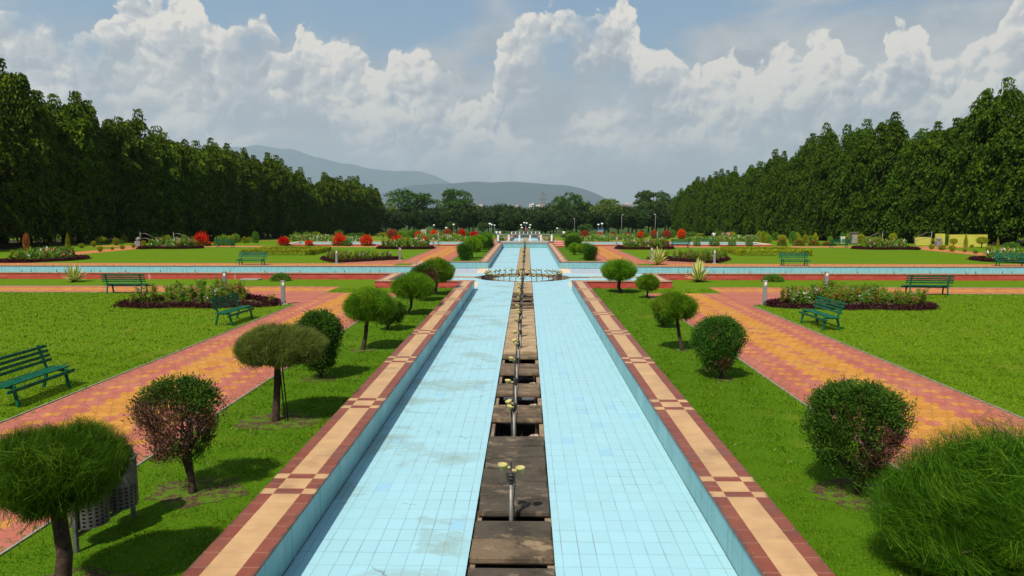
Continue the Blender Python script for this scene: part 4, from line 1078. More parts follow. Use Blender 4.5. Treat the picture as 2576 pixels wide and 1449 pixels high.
t = thing('buff_wall', 'low buff wall beside the handrail under the right trees', 'wall', (Xat(2310, 82), 82, 0))
mb = MB(); mb.box((0, 0, .45), (1.7, .2, .9)); mb.build('wall', M['yellowwall'], t)
# lamp posts
def make_lamp(kind):
    t = thing('globe_lamp' if kind == 0 else 'lamp_pole', 'x', 'lamp')
    if kind == 0:
        mb = MB(); mb.tube([(0, 0, 0), (0, 0, 3.3)], [.07, .045], 8); mb.build('pole', M['railgrey'], t)
        mb = MB(); mb.lathe([(0, 0), (.22, .07), (.34, .22), (.34, .34), (.22, .46), (0, .52)], (0, 0, 3.3), 14); mb.build('globe', M['globe'], t)
    elif kind == 1:
        mb = MB(); mb.tube([(0, 0, 0), (0, 0, 3.0)], [.08, .05], 8); mb.build('pole', M['railgrey'], t)
        for (dx, z) in ((-1.2, 2.9), (-1.0, 2.2), (-.35, 3.5), (.3, 3.4), (1.3, 2.9), (1.1, 2.2)):
            mb = MB(); mb.tube([(0, 0, z-.7), (dx*.6, 0, z-.5), (dx, 0, z)], .03, 6); a_ = mb.build('arm', M['railgrey'], t)
            mb = MB(); mb.lathe([(0, 0), (.2, .06), (.3, .2), (.3, .3), (.2, .4), (0, .46)], (dx, 0, z), 12); mb.build('globe', M['globe'], a_)
    else:
        mb = MB(); mb.tube([(0, 0, 0), (0, 0, 5.2)], [.065, .05], 8); mb.build('pole', M['stone'], t)
        mb = MB(); mb.bar((0, 0, 5.2), (.4, -.2, 5.3), .14, .07, .02); mb.build('lamp_head', M['whitepaint'], t)
    return t
LP = [make_lamp(k) for k in range(3)]
for k, px in enumerate((1122, 1141, 1232, 1236.5, 1244, 1401.5, 1505, 1514, 1091)):
    y = (205, 215, 190, 215, 240, 235, 215, 190, 235)[k]
    place(LP[0], USED, (Xat(px, y), y, gz(y)-(1.2 if px in (1122, 1401.5) else .2)), 0, (1, 1, 1), 'white globe lamp before the dark far trees, %s from the left' % ('first second third fourth fifth sixth seventh eighth ninth'.split()[sorted((1122, 1141, 1232, 1236.5, 1244, 1401.5, 1505, 1514, 1091)).index(px)]), 'white globe lamps by the far trees')
place(LP[1], USED, (Xat(1322, 200), 200, gz(200)), 0, (1, 1, 1), 'lamp cluster of six white globes behind the farthest footbridge')
for px, y, s_ in ((1445, 205, .95), (1563, 170, 1.0), (1647, 165, 1.0)):
    place(LP[2], USED, (Xat(px, y), y, gz(y)), rnd.uniform(0, 3), (s_,)*3, {1445: 'pale slender pole just right of the footbridge line', 1563: 'pale lamp pole before the far right trees, middle one', 1647: 'pale lamp pole nearest the right tree row'}.get(px, 'pale pole before the far left trees'), 'pale slender lamp poles')
# green mesh fence far left
t = thing('mesh_fence', 'green mesh fence before the far trees left of the pool', 'fence', (0, 236, gz(236)))
mb = MB()
for k in range(60): mb.box((-36+k*.5, 0, .9), (.06, .03, 1.8))
mb.box((-21.2, 0, 1.8), (29.6, .06, .06)); mb.box((-21.2, 0, .3), (29.6, .06, .06)); mb.build('mesh_panel', M['benchgreen'], t)
# pylon
def pylon():
    t = thing('power_pylon', 'lattice power pylon rising behind the far trees', 'pylon', (Xat(1365, 700), 700, -10))
    mb = MB(); H_ = 32.5
    def w_(z): return 3.2*(1-z/H_)+.35 if z < 24 else 1.1*(1-(z-24)/9)+.3
    lv = [0, 5, 9.5, 13.5, 17, 20, 22.5, 24.5, 27, 29.5, 32.5]
    for a, b in zip(lv, lv[1:]):
        for sx, sy in ((-1, -1), (1, -1), (1, 1), (-1, 1)):
            mb.bar((sx*w_(a), sy*w_(a), a), (sx*w_(b), sy*w_(b), b), .34, .34)
        for sy in (-1, 1):
            mb.bar((-w_(a), sy*w_(a), a), (w_(b), sy*w_(b), b), .2, .2); mb.bar((w_(a), sy*w_(a), a), (-w_(b), sy*w_(b), b), .2, .2)
    mb.build('lattice_tower', M['steel'], t)
    for z, L in ((21, 5.2), (25, 4.4), (29, 3.4)):
        mb = MB(); mb.bar((-L, 0, z), (L, 0, z), .35, .35); mb.bar((-L, 0, z), (0, 0, z+1.4), .2, .2); mb.bar((L, 0, z), (0, 0, z+1.4), .2, .2); mb.build('cross_arm', M['steel'], t)
pylon()
# distant town
TM = [plain('town wall '+n, c, .9) for n, c in (('white', (.6, .6, .58)), ('cream', (.5, .46, .38)), ('pink', (.42, .3, .26)), ('grey', (.3, .31, .32)))]
rt = random.Random(5); 
for k in range(26):
    px = rt.choice((rt.uniform(1205, 1300), rt.uniform(1290, 1400), rt.uniform(1560, 1600), rt.uniform(1388, 1400))); y = rt.uniform(850, 1150)
    H_ = (532-rt.uniform(513, 521))*y/FPX+CAMP.z+10; w_ = rt.uniform(5, 9)
    t = thing('apartment_block', 'tiny pale building of the distant town behind the far trees', 'building', (Xat(px, y), y, -10), rt.uniform(-.4, .4), 'buildings of the distant town')
    mb = MB(); mb.box((0, 0, H_/2), (w_, 10, H_)); mb.build('wall', rt.choice(TM), t)
    mb = MB(); mb.box((w_*.2, 0, H_+.8), (w_*.3, 4, 1.6)); mb.build('roof', rt.choice(TM), t)
    mb = MB()
    for zz in np.arange(H_-2, max(H_-12, 0), -3):
        for xx in np.arange(-w_/2+1.5, w_/2-1, 3): mb.box((xx, -5.05, zz), (1.3, .12, 1.4))
    mb.build('window', M['darkiron'], t)

# ================================================================== PEOPLE
def person(x, y, h, shirt, trous, face, label, pose=0, seated=False):
    t = thing('person', label, 'person', (x, y, gz(y)), face); t.scale = (h/1.7,)*3
    def skin(name, nodes, edges, mat, parent, sub=1):
        me = bpy.data.meshes.new(name); me.from_pydata([n_[0] for n_ in nodes], edges, []); me.materials.append(mat)
        o = put(name, me, parent); md = o.modifiers.new('skin', 'SKIN'); md.use_smooth_shade = True
        for i, n_ in enumerate(nodes): me.skin_vertices[0].data[i].radius = (n_[1], n_[2] if len(n_) > 2 else n_[1])
        me.skin_vertices[0].data[0].use_root = True
        s_ = o.modifiers.new('sub', 'SUBSURF'); s_.levels = sub; s_.render_levels = sub
        return o
    st = .16*pose; k = .0
    if seated:
        hip, kneeL, kneeR, footL, footR = (0, 0, .45), (-.12, -.42, .47), (.12, -.42, .47), (-.12, -.46, .08), (.12, -.46, .08); ch = .45
    else:
        hip, kneeL, kneeR, footL, footR = (0, 0, .92), (-.10, -st-.02, .49), (.10, st*.6-.02, .49), (-.11, -st*1.1, .07), (.11, st*1.3, .07); ch = .92
    def z(v): return ch+v
    aL = (-.27, .06*pose, z(.20)); aR = (.27, -.10*pose-.02, z(.20)); hL = (-.28, .02-.1*pose, z(-.04)); hR = (.27, -.16-.08*pose, z(-.02))
    body = [(hip, .13, .10), ((0, 0, z(.25)), .13, .10), ((0, 0, z(.46)), .15, .10), ((0, 0, z(.55)), .055), ((0, -.01, z(.64)), .075, .085), ((0, -.01, z(.75)), .07, .085),
            ((-.19, 0, z(.47)), .055), (aL, .042), (hL, .033), ((.19, 0, z(.47)), .055), (aR, .042), (hR, .033), (((hL[0]), hL[1]-.02, hL[2]-.12), .03, .018), ((hR[0], hR[1]-.03, hR[2]-.12), .03, .018),
            ((-.10, 0, ch-.04), .085), (kneeL, .06), (footL, .045), ((footL[0], footL[1]-.15, .03), .035), ((.10, 0, ch-.04), .085), (kneeR, .06), (footR, .045), ((footR[0], footR[1]-.15, .03), .035)]
    E = [(0, 1), (1, 2), (2, 3), (3, 4), (4, 5), (2, 6), (6, 7), (7, 8), (2, 9), (9, 10), (10, 11), (8, 12), (11, 13), (0, 14), (14, 15), (15, 16), (16, 17), (0, 18), (18, 19), (19, 20), (20, 21)]
    skin('body', body, E, M['skin'], t)
    g_ = .022
    tr = [(hip, .15, .12), ((-.10, 0, ch-.04), .105), (kneeL, .082), ((footL[0], footL[1], .12), .07), ((.10, 0, ch-.04), .105), (kneeR, .082), ((footR[0], footR[1], .12), .07)]
    skin('trousers', tr, [(0, 1), (1, 2), (2, 3), (0, 4), (4, 5), (5, 6)], M[trous], t)
    shn = [((0, 0, z(-.04)), .155, .12), ((0, 0, z(.25)), .155, .12), ((0, 0, z(.45)), .17, .12), ((0, 0, z(.53)), .08), ((-.19, 0, z(.47)), .08), ((aL[0], aL[1], z(.27)), .065), ((.19, 0, z(.47)), .08), ((aR[0], aR[1], z(.27)), .065)]
    skin('shirt', shn, [(0, 1), (1, 2), (2, 3), (2, 4), (4, 5), (2, 6), (6, 7)], M[shirt], t)
    mb = MB(); mb.lathe([(.095, -.03), (.105, .03), (.09, .08), (.05, .115), (0, .125)], (0, .015, z(.74)), 14); mb.build('hair', M['hair'], t)
PP = [(1249, 150, 1.72, 'cwhite', 'cdark', PI, 'person in a white shirt walking beyond the footbridge, left of a companion', 1, False), (1258, 151, 1.68, 'cwhite', 'ckhaki', PI, 'person in a white shirt at the right of a pair beyond the footbridge', -1, False),
      (1324, 159, 1.72, 'cred', 'cdark', PI, 'person in dark red standing on the farthest footbridge', 0, False), (1418, 150, 1.7, 'cwhite', 'cdark', 0, 'person in a pale shirt walking on the right path beyond the footbridge', 1, False),
      (1434, 146, 1.6, 'cwhite', 'cblue', 0, 'person in white crouching low on the right path beyond the footbridge', 0, True), (1196, 190, 1.7, 'cwhite', 'cblue', 0, 'distant person in white on the lawn left of the pool', 1, False), (1213-5, 190, 1.65, 'cblue', 'cdark', 0, 'distant person in blue on the lawn left of the pool', 0, False),
      (1793, 118, 1.7, 'cwhite', 'cdark', PI, 'person in a white shirt walking under the right trees, leftmost of three', 1, False), (1816, 118, 1.7, 'ckhaki', 'cdark', PI, 'person in drab clothes walking between two others under the right trees', -1, False), (1830, 119, 1.72, 'cpink', 'cdark', PI, 'person in a pink top walking under the right trees, rightmost of three', 1, False)]
for (px, y, h, a, b, f, lab, po, se) in PP:
    person(Xat(px, y), y, h, a, b, f, lab, po, se)
    if px == 1324: bpy.data.objects[[o.name for o in bpy.data.objects if o.get('label') == lab][0]].location.z = gz(157)+.55
# ================================================================== FOLIAGE BUILDERS
def RG(s): return np.random.default_rng(s)
def sph(rg, n): return nrm(rg.normal(size=(n, 3)))
def limbs(mb, base, targets, r0, rg, n=8, sag=0.0, rtip=.25):
    base = Vector(base)
    for t_ in targets:
        t_ = Vector(t_); m1 = base.lerp(t_, .35)+Vector(rg.normal(size=3)*.06*(t_-base).length); m2 = base.lerp(t_, .7)+Vector(rg.normal(size=3)*.06*(t_-base).length)+Vector((0, 0, -sag))
        mb.tube([base, m1, m2, t_], [r0, r0*.75, r0*.5, r0*rtip], n)

# ---- mast trees (weeping)
def mast_mesh(seed, H, Rm, mat, nclump=150, nleaf=105, tops=3):
    rg = RG(seed); C = []; Dd = []
    leaders = [(rg.normal()*Rm*.36, rg.normal()*Rm*.36, H*(1-.075*i*rg.uniform(.4, 1.8))) for i in range(tops)]
    def prof(f): return Rm*1.05*min(1, .84+.25*f)*(1-max(0, (f-.58)/.44)**1.8)
    Hb = H*.91
    for i in range(nclump+70):
        inner = i >= nclump
        h = 1.6+(Hb-1.8)*rg.uniform(0, 1)**.88; f = h/Hb; rr = prof(f)
        lx, ly, lh = leaders[rg.integers(len(leaders))]; k = max(0, (f-.5)/.5)
        a = rg.uniform(0, 2*PI); rad = rr*(rg.uniform(.1, .6) if inner else rg.uniform(.72, 1.08))
        c = (lx*k+rad*math.cos(a), ly*k+rad*math.sin(a), h)
        sx = rg.uniform(.5, .95)*(1-.35*k); sz = rg.uniform(1.0, 2.0)*(1-.35*k); n_ = nleaf//2 if inner else int(nleaf*rg.uniform(.6, 1.3))
        u = rg.uniform(0, 1, n_)**.55; th = rg.uniform(0, 2*PI, n_)
        P_ = np.stack([c[0]+sx*u*np.cos(th), c[1]+sx*u*np.sin(th), c[2]+.45*(1-u**2)-sz*u**2.2*rg.uniform(.2, 1, n_)], 1)
        out = np.stack([np.cos(th)*.5+math.cos(a)*.3, np.sin(th)*.5+math.sin(a)*.3, -.9*np.ones(n_)], 1)+rg.normal(size=(n_, 3))*.28
        C.append(P_); Dd.append(out)
    for (lx, ly, lh) in leaders:
        w0 = rg.uniform(.38, .68)
        for q in range(7):
            n_ = 60; z0 = lh-.1-q*.55; sx = w0+.15*q
            th = rg.uniform(0, 2*PI, n_); u = rg.uniform(0, 1, n_)**.7
            C.append(np.stack([lx+sx*u*np.cos(th), ly+sx*u*np.sin(th), z0-.7*u*rg.uniform(0, 1, n_)], 1)); Dd.append(np.stack([np.cos(th)*.5, np.sin(th)*.5, -np.ones(n_)], 1)+rg.normal(size=(n_, 3))*.3)
    C = np.concatenate(C); Dd = np.concatenate(Dd)
    V = leaves(C, Dd, rg.uniform(.26, .46, len(C)), rg.uniform(.12, .20, len(C)), rg)
    return np_mesh('crown', V, 4, mat)
def mast_trunk(seed, H):
    rg = RG(seed); mb = MB()
    mb.tube([(0, 0, -.3), (.05, 0, 1.5), (rg.normal()*.1, rg.normal()*.1, H*.5), (0, 0, H*.9)], [.34, .27, .2, .05], 9)
    for k in range(9):
        z = 2+k*(H-4)/9; a = rg.uniform(0, 6.28); mb.tube([(0, 0, z), (.9*math.cos(a), .9*math.sin(a), z+.25), (1.7*math.cos(a), 1.7*math.sin(a), z-.5)], [.08, .05, .02], 6)
    return mb.build('trunk', M['barkdark'], me_only=True)
MV = []
for i in range(7):
    H_ = 16.5; side = 'mast'
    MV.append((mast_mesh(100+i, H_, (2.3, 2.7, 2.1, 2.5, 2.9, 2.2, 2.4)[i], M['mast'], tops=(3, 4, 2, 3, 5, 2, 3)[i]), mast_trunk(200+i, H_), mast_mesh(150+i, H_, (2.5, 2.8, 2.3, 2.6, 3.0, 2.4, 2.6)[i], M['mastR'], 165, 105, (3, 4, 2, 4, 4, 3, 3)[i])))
TOPL = [(0, 190), (40, 178), (60, 185), (100, 215), (130, 225), (165, 245), (190, 228), (215, 235), (230, 300), (270, 310), (300, 290), (325, 300), (340, 325), (370, 318), (410, 315), (440, 345), (480, 345), (520, 350), (545, 352), (570, 365), (600, 368), (640, 385), (680, 390), (705, 375), (720, 410), (760, 425), (775, 450), (800, 440), (830, 436), (870, 445), (910, 450), (940, 462), (955, 475)]
TOPR = [(1700, 490), (1740, 455), (1780, 440), (1850, 425), (1900, 408), (1920, 400), (1960, 380), (2000, 365), (2040, 325), (2070, 322), (2085, 350), (2120, 330), (2140, 315), (2160, 320), (2200, 300), (2225, 295), (2245, 325), (2280, 290), (2300, 300), (2345, 300), (2370, 252), (2395, 255), (2420, 285), (2440, 265), (2470, 275), (2500, 220), (2530, 210), (2576, 215)]
rt = random.Random(31)
def row(sx, x0, y0, y1, step, tops, gi, lab_fn, grp, behind=False):
    y = y0; k = 0
    while y < y1:
        x = sx*(x0+rt.uniform(-.7, .7)); yy = y+rt.uniform(-.5, .5)
        D_ = depth_px(yy); px = 1324+(x-CAMP.x)*D_
        top = np.interp(px, [p[0] for p in tops], [p[1] for p in tops])
        H_ = (532-top)/D_+CAMP.z-gz(yy); H_ = max(13.0, min(20.5, H_))*(rt.uniform(.88, 1.07) if not behind else rt.uniform(.80, .92))
        v = rt.randrange(7)
        t = thing('mast_tree', lab_fn(k, px, yy), 'tree', (x, yy, gz(yy)), rt.uniform(0, 6.28), grp)
        s_ = H_/16.5; t.scale = (rt.uniform(.92, 1.12), rt.uniform(.92, 1.12), s_)
        put('crown', MV[v][gi], t); put('trunk', MV[v][1], t)
        y += step*rt.uniform(.85, 1.15)*(1 if y < 170 else 1.15); k += 1
def labL(k, px, y): return 'tall dark weeping mast tree in the left row, ' + ('nearest the photo edge' if px < 120 else 'in its nearer half' if y < 120 else 'in its middle stretch' if y < 190 else 'towards its far end')
def labR(k, px, y): return 'tall dark weeping mast tree in the right row, ' + ('nearest the photo edge' if px > 2450 else 'in its nearer half' if y < 120 else 'in its middle stretch' if y < 190 else 'towards its far end')
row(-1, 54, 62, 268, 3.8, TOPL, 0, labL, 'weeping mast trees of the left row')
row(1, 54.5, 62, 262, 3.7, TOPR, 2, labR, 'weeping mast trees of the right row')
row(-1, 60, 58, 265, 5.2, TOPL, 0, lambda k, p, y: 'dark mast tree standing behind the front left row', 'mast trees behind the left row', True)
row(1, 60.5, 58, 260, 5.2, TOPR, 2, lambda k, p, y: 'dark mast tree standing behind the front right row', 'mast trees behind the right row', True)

# ---- spreading park trees at the back
def park_tree(seed, H, Rr, mat, mat2=None, flat=.5, nb=26, leaf=.85, density=120, trunkf=.3):
    rg = RG(seed); mb = MB(); C = []; Dd = []
    th_ = H*trunkf; mb.tube([(0, 0, -.5), (.1, 0, th_*.6), (0, .1, th_)], [H*.035, H*.028, H*.025], 9)
    tg = []
    for i in range(nb):
        a = rg.uniform(0, 2*PI); f = rg.uniform(0, 1)
        z = H*(.28+.66*f**.8); rr = Rr*(math.sin(PI*min(1, (.16+.80*(1-f)**.75)))**.8)*rg.uniform(.25, 1.0)**.5
        tg.append((rr*math.cos(a), rr*math.sin(a), z))
    limbs(mb, (0, .1, th_*.9), tg, H*.014, rg, 6)
    for (x, y, z) in tg:
        pr = Rr*rg.uniform(.26, .42); n_ = int(density*rg.uniform(.7, 1.3))
        u = rg.uniform(0, 1, n_)**.5; th = rg.uniform(0, 2*PI, n_)
        lob = 1+.25*np.sin(3*th+rg.uniform(0, 6))
        P_ = np.stack([x+pr*u*lob*np.cos(th), y+pr*u*lob*np.sin(th), z+pr*flat*(1-u**2)*rg.uniform(.4, 1, n_)-pr*.25*u+rg.normal(size=n_)*.15], 1)
        C.append(P_); Dd.append(np.stack([np.cos(th), np.sin(th), rg.uniform(-.3, .4, n_)], 1)+rg.normal(size=(n_, 3))*.4)
    C = np.concatenate(C); Dd = np.concatenate(Dd)
    V = leaves(C, Dd, leaf*rg.uniform(.7, 1.3, len(C)), leaf*.5*rg.uniform(.7, 1.3, len(C)), rg)
    return np_mesh('crown', V, 4, mat), mb.build('trunk', M['bark'], me_only=True)
PT = {'green': park_tree(1, 16, 6.5, M['rain'], nb=44, flat=.55), 'flat': park_tree(2, 16, 7.0, M['rain'], flat=.5, nb=62), 'dense': park_tree(3, 12, 6.5, M['darkwood'], flat=.8, nb=60, density=130),
      'yellow': park_tree(4, 14, 6.5, M['rainY'], nb=40, flat=.6), 'loose': park_tree(5, 15, 4.5, M['rainY'], nb=22, flat=.6, density=80, leaf=.6), 'round': park_tree(6, 8, 6, M['darkwood'], flat=.9, nb=46, density=150, trunkf=.15)}
HT = {'green': 16, 'flat': 16, 'dense': 12, 'yellow': 14, 'loose': 15, 'round': 8}
def ptree(kind, px, top, y, lab, wpx=None, grp=None):
    D_ = depth_px(y); H_ = (532-top)/D_+CAMP.z-gz(y); s_ = H_/(HT[kind]*1.0)
    t = thing('park_tree', lab, 'tree', (Xat(px, y), y, gz(y)), rt.uniform(0, 6.28), grp)
    base_w = {'green': 15, 'flat': 18.5, 'dense': 15, 'yellow': 15, 'loose': 10.5, 'round': 14}[kind]
    w_ = (wpx/D_)/base_w if wpx else s_
    t.scale = (w_, w_, s_); put('crown', PT[kind][0], t); put('trunk', PT[kind][1], t)
ptree('yellow', 968, 505, 285, 'yellow green tree at the far end of the left mast row', 70)
ptree('green', 1028, 474, 300, 'broad green park tree, tallest just right of the left mast row', 112)
ptree('loose', 1093, 497, 305, 'thin pale tree between two broad dark trees left of centre', 52)
ptree('flat', 1148, 475, 300, 'tall dark layered tree left of centre, before the hill', 86)
ptree('yellow', 1180, 500, 306, 'lighter round tree leaning against the tall dark layered tree', 66)
ptree('dense', 1228, 528, 330, 'low dark tree right of the tall layered tree', 66)
ptree('dense', 1268, 517, 330, 'dark bushy tree beside the distant town', 70)
ptree('green', 1318, 524, 345, 'low green tree just left of the pylon', 90)
ptree('dense', 1362, 521, 350, 'dark tree in front of the foot of the pylon', 90)
ptree('green', 1392, 528, 340, 'low green tree right of the pylon', 60)
ptree('green', 1430, 483, 300, 'tall dark green tree right of the pylon', 80)
ptree('dense', 1470, 512, 310, 'dark tree filling the gap right of the tall tree by the pylon', 60)
ptree('yellow', 1520, 500, 300, 'round yellow green tree in the middle of the right far group', 84)
ptree('dense', 1580, 520, 320, 'dark low tree between the round light tree and the layered tree', 80)
ptree('flat', 1640, 479, 300, 'tall layered park tree left of the right mast row', 100)
ptree('green', 1672, 492, 305, 'park tree touching the far end of the right mast row', 70)
ptree('loose', 1712, 475, 288, 'brownish thin tree at the far end of the right mast row', 44)
ptree('yellow', 1694, 505, 280, 'light green tree at the foot of the right mast row', 50)
for k, px in enumerate((1000, 1060, 1110, 1165, 1215, 1262, 1300, 1345, 1385, 1420, 1462, 1505, 1555, 1600, 1650, 1700)):
    ptree('dense', px, 534 - (k*7 % 11), 262+(k*37 % 17), 'low dark tree in the shaded belt behind the far lawn', 72, 'low dark trees of the far belt')
for k, px in enumerate((985, 1040, 1090, 1140, 1190, 1240, 1290, 1400, 1450, 1530, 1590, 1630, 1680)):
    ptree('dense', px, 524 - (k*5 % 9), 372+(k*53 % 40), 'dark tree of the backmost belt in front of the hill', 80, 'dark trees of the backmost belt')
ptree('round', 1288, 544, 238, 'broad round dark bush tree left of the lamp cluster', 66); ptree('round', 1372, 541, 240, 'broad round dark bush tree right of the lamp cluster', 88)
ptree('green', 1135, 556, 240, 'small green tree behind the far red shrubs on the left', 26); ptree('green', 1218-5, 558, 246, 'small green tree left of the pair of walkers', 26); ptree('green', 1472, 562, 236, 'small green tree right of the round bush tree', 34)
for sx, nm in ((-1, 'left'), (1, 'right')):  # rows added as a dark backdrop closing bright gaps under the masts
    for k in range(24):
        y = 62+k*9+rt.uniform(-2, 2); t = thing('park_tree', 'low dark tree added to deepen the shade behind the %s mast row' % nm, 'tree', (sx*(73+rt.uniform(-2, 4)), y, gz(y)), rt.uniform(0, 6.28), 'low dark trees deep behind the %s mast row' % nm)
        t.scale = (.85, .85, rt.uniform(1.0, 1.25)); put('crown', PT['round'][0], t); put('trunk', PT['round'][1], t)
# far wood on the plain
rg = RG(77); n_ = 26000
X_ = rg.uniform(-3200, 3200, n_); Y_ = 430+rg.uniform(0, 1, n_)**1.5*2500
keep = rg.uniform(0, 1, n_) < .9; X_ = X_[keep]; Y_ = Y_[keep]
C = np.stack([X_, Y_, -9.5+rg.uniform(0, 1, len(X_))*9.0+0*X_], 1)
V = leaves(C, sph(rg, len(C))*np.array([1, 1, .5]), rg.uniform(7, 14, len(C)), rg.uniform(4, 8, len(C)), rg)
tag(put('far_wood', np_mesh('far_wood', V, 4, M['darkwood'])), 'dark distant wood on the plain before the hills', 'wood', kind='stuff')

# ---- fine needled topiary (mushroom and ball trees)
def needle_crown(seed, n, L, wd, mat, up=.35, lo=-.12, flatten=.62, inner=.35, fuzz=.0, lobes=.06):
    """unit crown: radius 1, dome height ~1 above z=0; strands point outwards and upwards"""
    rg = RG(seed)
    d = sph(rg, n); d[:, 2] = np.abs(d[:, 2])*(1)-rg.uniform(0, .32, n)*(rg.uniform(0, 1, n) < .3)
    d = nrm(d)
    az = np.arctan2(d[:, 1], d[:, 0]); lob = 1+lobes*np.sin(3*az+seed)+lobes*.7*np.sin(7*az+2*seed)*np.cos(5*d[:, 2])
    k = rg.uniform(inner, 1, n)**.45
    P_ = d*k[:, None]*lob[:, None]; P_[:, 2] *= 1.0
    P_[:, 2] = np.where(P_[:, 2] < 0, P_[:, 2]*.6, P_[:, 2])
    dr = d*1.0+np.array([0, 0, up])+rg.normal(size=(n, 3))*.34
    tuft = nrm(rg.normal(size=(90, 3))); tj = rg.integers(0, 90, n); dr += tuft[tj]*.22
    ll = L*rg.uniform(.5, 1.15, n)*(1+fuzz*(rg.uniform(0, 1, n) < .04))
    P0 = P_-nrm(dr)*ll[:, None]*.75
    return strands(P0, dr, ll, wd*rg.uniform(.6, 1.4, n), rg)
def topiary(name, lab, px, pbase, crown, mat, seed, n, L=.30, wd=.006, trunk_r=.07, cat='topiary tree', bark='bark', stems=1, z0f=None, depth_scale=1.0, fuzz=.5, lean=0.0, props=0, under=True, lobes=.06, up=.35, grp=None, rough=.38):
    """crown: (px0, px1, py_top, py_bottom) in the photo"""
    x, y = W(px, pbase); D_ = depth_px(y)
    cx = Xat((crown[0]+crown[1])/2, y); rx = (crown[1]-crown[0])/2/D_*.94
    gy = gz(y)
    zt = CAMP.z-(crown[2]-532)/D_-gy; zb = CAMP.z-(crown[3]-532)/D_-gy
    # seen from above: allow for the crown's own depth
    s_ = (CAMP.z-(zt+zb)/2)/max(y, 1); zt -= 0.0; ry = rx*depth_scale
    rx -= .12*L; ry = rx*depth_scale; zb2 = CAMP.z-gy-(crown[3]-532)*(y-ry*.85)/FPX+.03; zt2 = CAMP.z-gy-(crown[2]-532)*(y+.25*ry)/FPX-.25*L
    hgt = max(.25, zt2-zb2)
    t = thing(name, lab, cat, (x, y, gy), 0, grp)
    V = needle_crown(seed, n, 1.0, 1.0, mat, lobes=lobes)
    # rebuild in real size so that strands keep their width
    rg = RG(seed); d = sph(rg, n); neg = rg.uniform(0, 1, n) < .26
    d[:, 2] = np.abs(d[:, 2]); d = nrm(d); d[neg, 2] *= -.10
    az = np.arctan2(d[:, 1], d[:, 0]); lob = 1+lobes*np.sin(3*az+seed)+lobes*.7*np.sin(5*az+2*seed)
    k = rg.uniform(.05, 1, n)**.35
    P_ = d*(k*lob)[:, None]; P_[:, :2] *= (.80+.20*np.minimum(1, np.maximum(0, P_[:, 2])*2.6))[:, None]; P_ = P_*np.array([rx, ry, hgt*.88]); P_ += np.array([cx-x, 0, zb2+hgt*.10])
    dr = d*np.array([1, 1, .8])+np.array([0, 0, up])+rg.normal(size=(n, 3))*rough
    tuft = rg.normal(size=(140, 3)); tc = sph(rg, 140); tc[:, 2] = np.abs(tc[:, 2])
    tj = np.argmax(d @ tc.T, axis=1); dr += tuft[tj]*(rough*.8)
    ll = L*rg.uniform(.5, 1.1, n)*(1+fuzz*(rg.uniform(0, 1, n) < .05))
    P0 = P_-nrm(dr)*ll[:, None]*.85
    V = strands(P0, dr, ll, wd*rg.uniform(.6, 1.4, n), rg)
    put('crown', np_mesh('crown', V, 3, mat), t)
    mb = MB(); off = Vector((cx-x, 0, 0)); tr_ = trunk_r
    fork = Vector((off.x*.7+lean*.3, 0, zb2*.86))
    for s in range(stems):
        b0 = Vector(((s-(stems-1)/2)*tr_*1.6, 0, -.15)); mid = b0.lerp(fork, .55)+Vector((rg.normal()*tr_*.5, rg.normal()*tr_*.4, 0))
        mb.tube([b0, b0+Vector((rg.normal()*.01, 0, .22)), mid, fork], [tr_*1.35/stems**.5, tr_/stems**.5, tr_*.85/stems**.5, tr_*.8/stems**.5], 10)
    tg = [(off.x+rx*.72*math.cos(a), ry*.72*math.sin(a), zb2+hgt*rg.uniform(.12, .5)) for a in np.linspace(0, 2*PI, 11)[:-1]+rg.uniform(-.25, .25, 10)]
    tg += [(off.x+rx*.3*math.cos(a), ry*.3*math.sin(a), zb2+hgt*.7) for a in (0, 2, 4)]
    limbs(mb, fork, tg, tr_*.45, rg, 6)
    if under:
        for q in range(26):
            a = rg.uniform(0, 6.28); r1 = rg.uniform(.3, .95); p = Vector((off.x+rx*r1*math.cos(a), ry*r1*math.sin(a), zb2+hgt*.08+rg.uniform(-.05, .1)))
            mb.tube([p.lerp(fork, .5)+Vector((0, 0, rg.uniform(0, .06))), p, p+Vector((rg.normal()*.1, rg.normal()*.1, rg.uniform(-.12, .04)))], [tr_*.10, tr_*.06, .002], 4)
    mb.build('trunk', M[bark], t)
    for q in range(props):
        mb = MB(); mb.tube([(.18+.05*q, -.05, -.05), (.08+.05*q, 0, zb2*.98)], .012, 6); mb.build('prop_stick', M['barkdark'], t)
    return t
topiary('topiary_tree', 'large fine-needled mushroom topiary cut by the bottom left corner', 158, 1500, (-62, 350, 1050, 1350), M['needleD'], 11, 110000, .23, .0046, .082, stems=1, fuzz=1.0, lobes=.08, rough=.36)
topiary('topiary_tree', 'huge fine-needled topiary bush filling the bottom right corner', 2560, 1470, (2190, 2980, 1035, 1680), M['needleD'], 12, 190000, .25, .0048, .10, fuzz=1.2, lobes=.12, rough=.44)
topiary('topiary_tree', 'yellowish mushroom topiary on a single trunk with a prop stick, left of the channel', 695, 1058, (563, 842, 800, 935), M['needleY'], 13, 60000, .20, .006, .075, props=2, lobes=.05)
topiary('topiary_tree', 'bright green mushroom topiary with a thin dark trunk, third on the left of the channel', 912, 880, (845, 1012, 712, 808), M['needle'], 14, 34000, .24, .008, .065)
topiary('topiary_tree', 'green umbrella topiary just behind the bright mushroom topiary on the left', 1026, 792, (968, 1110, 675, 748), M['needle'], 15, 26000, .26, .010, .06)
topiary('topiary_tree', 'dark green dome topiary next to the red wall, last on the near left', 1095, 742, (1042, 1158, 640, 708), M['needle'], 16, 26000, .24, .011, .09)
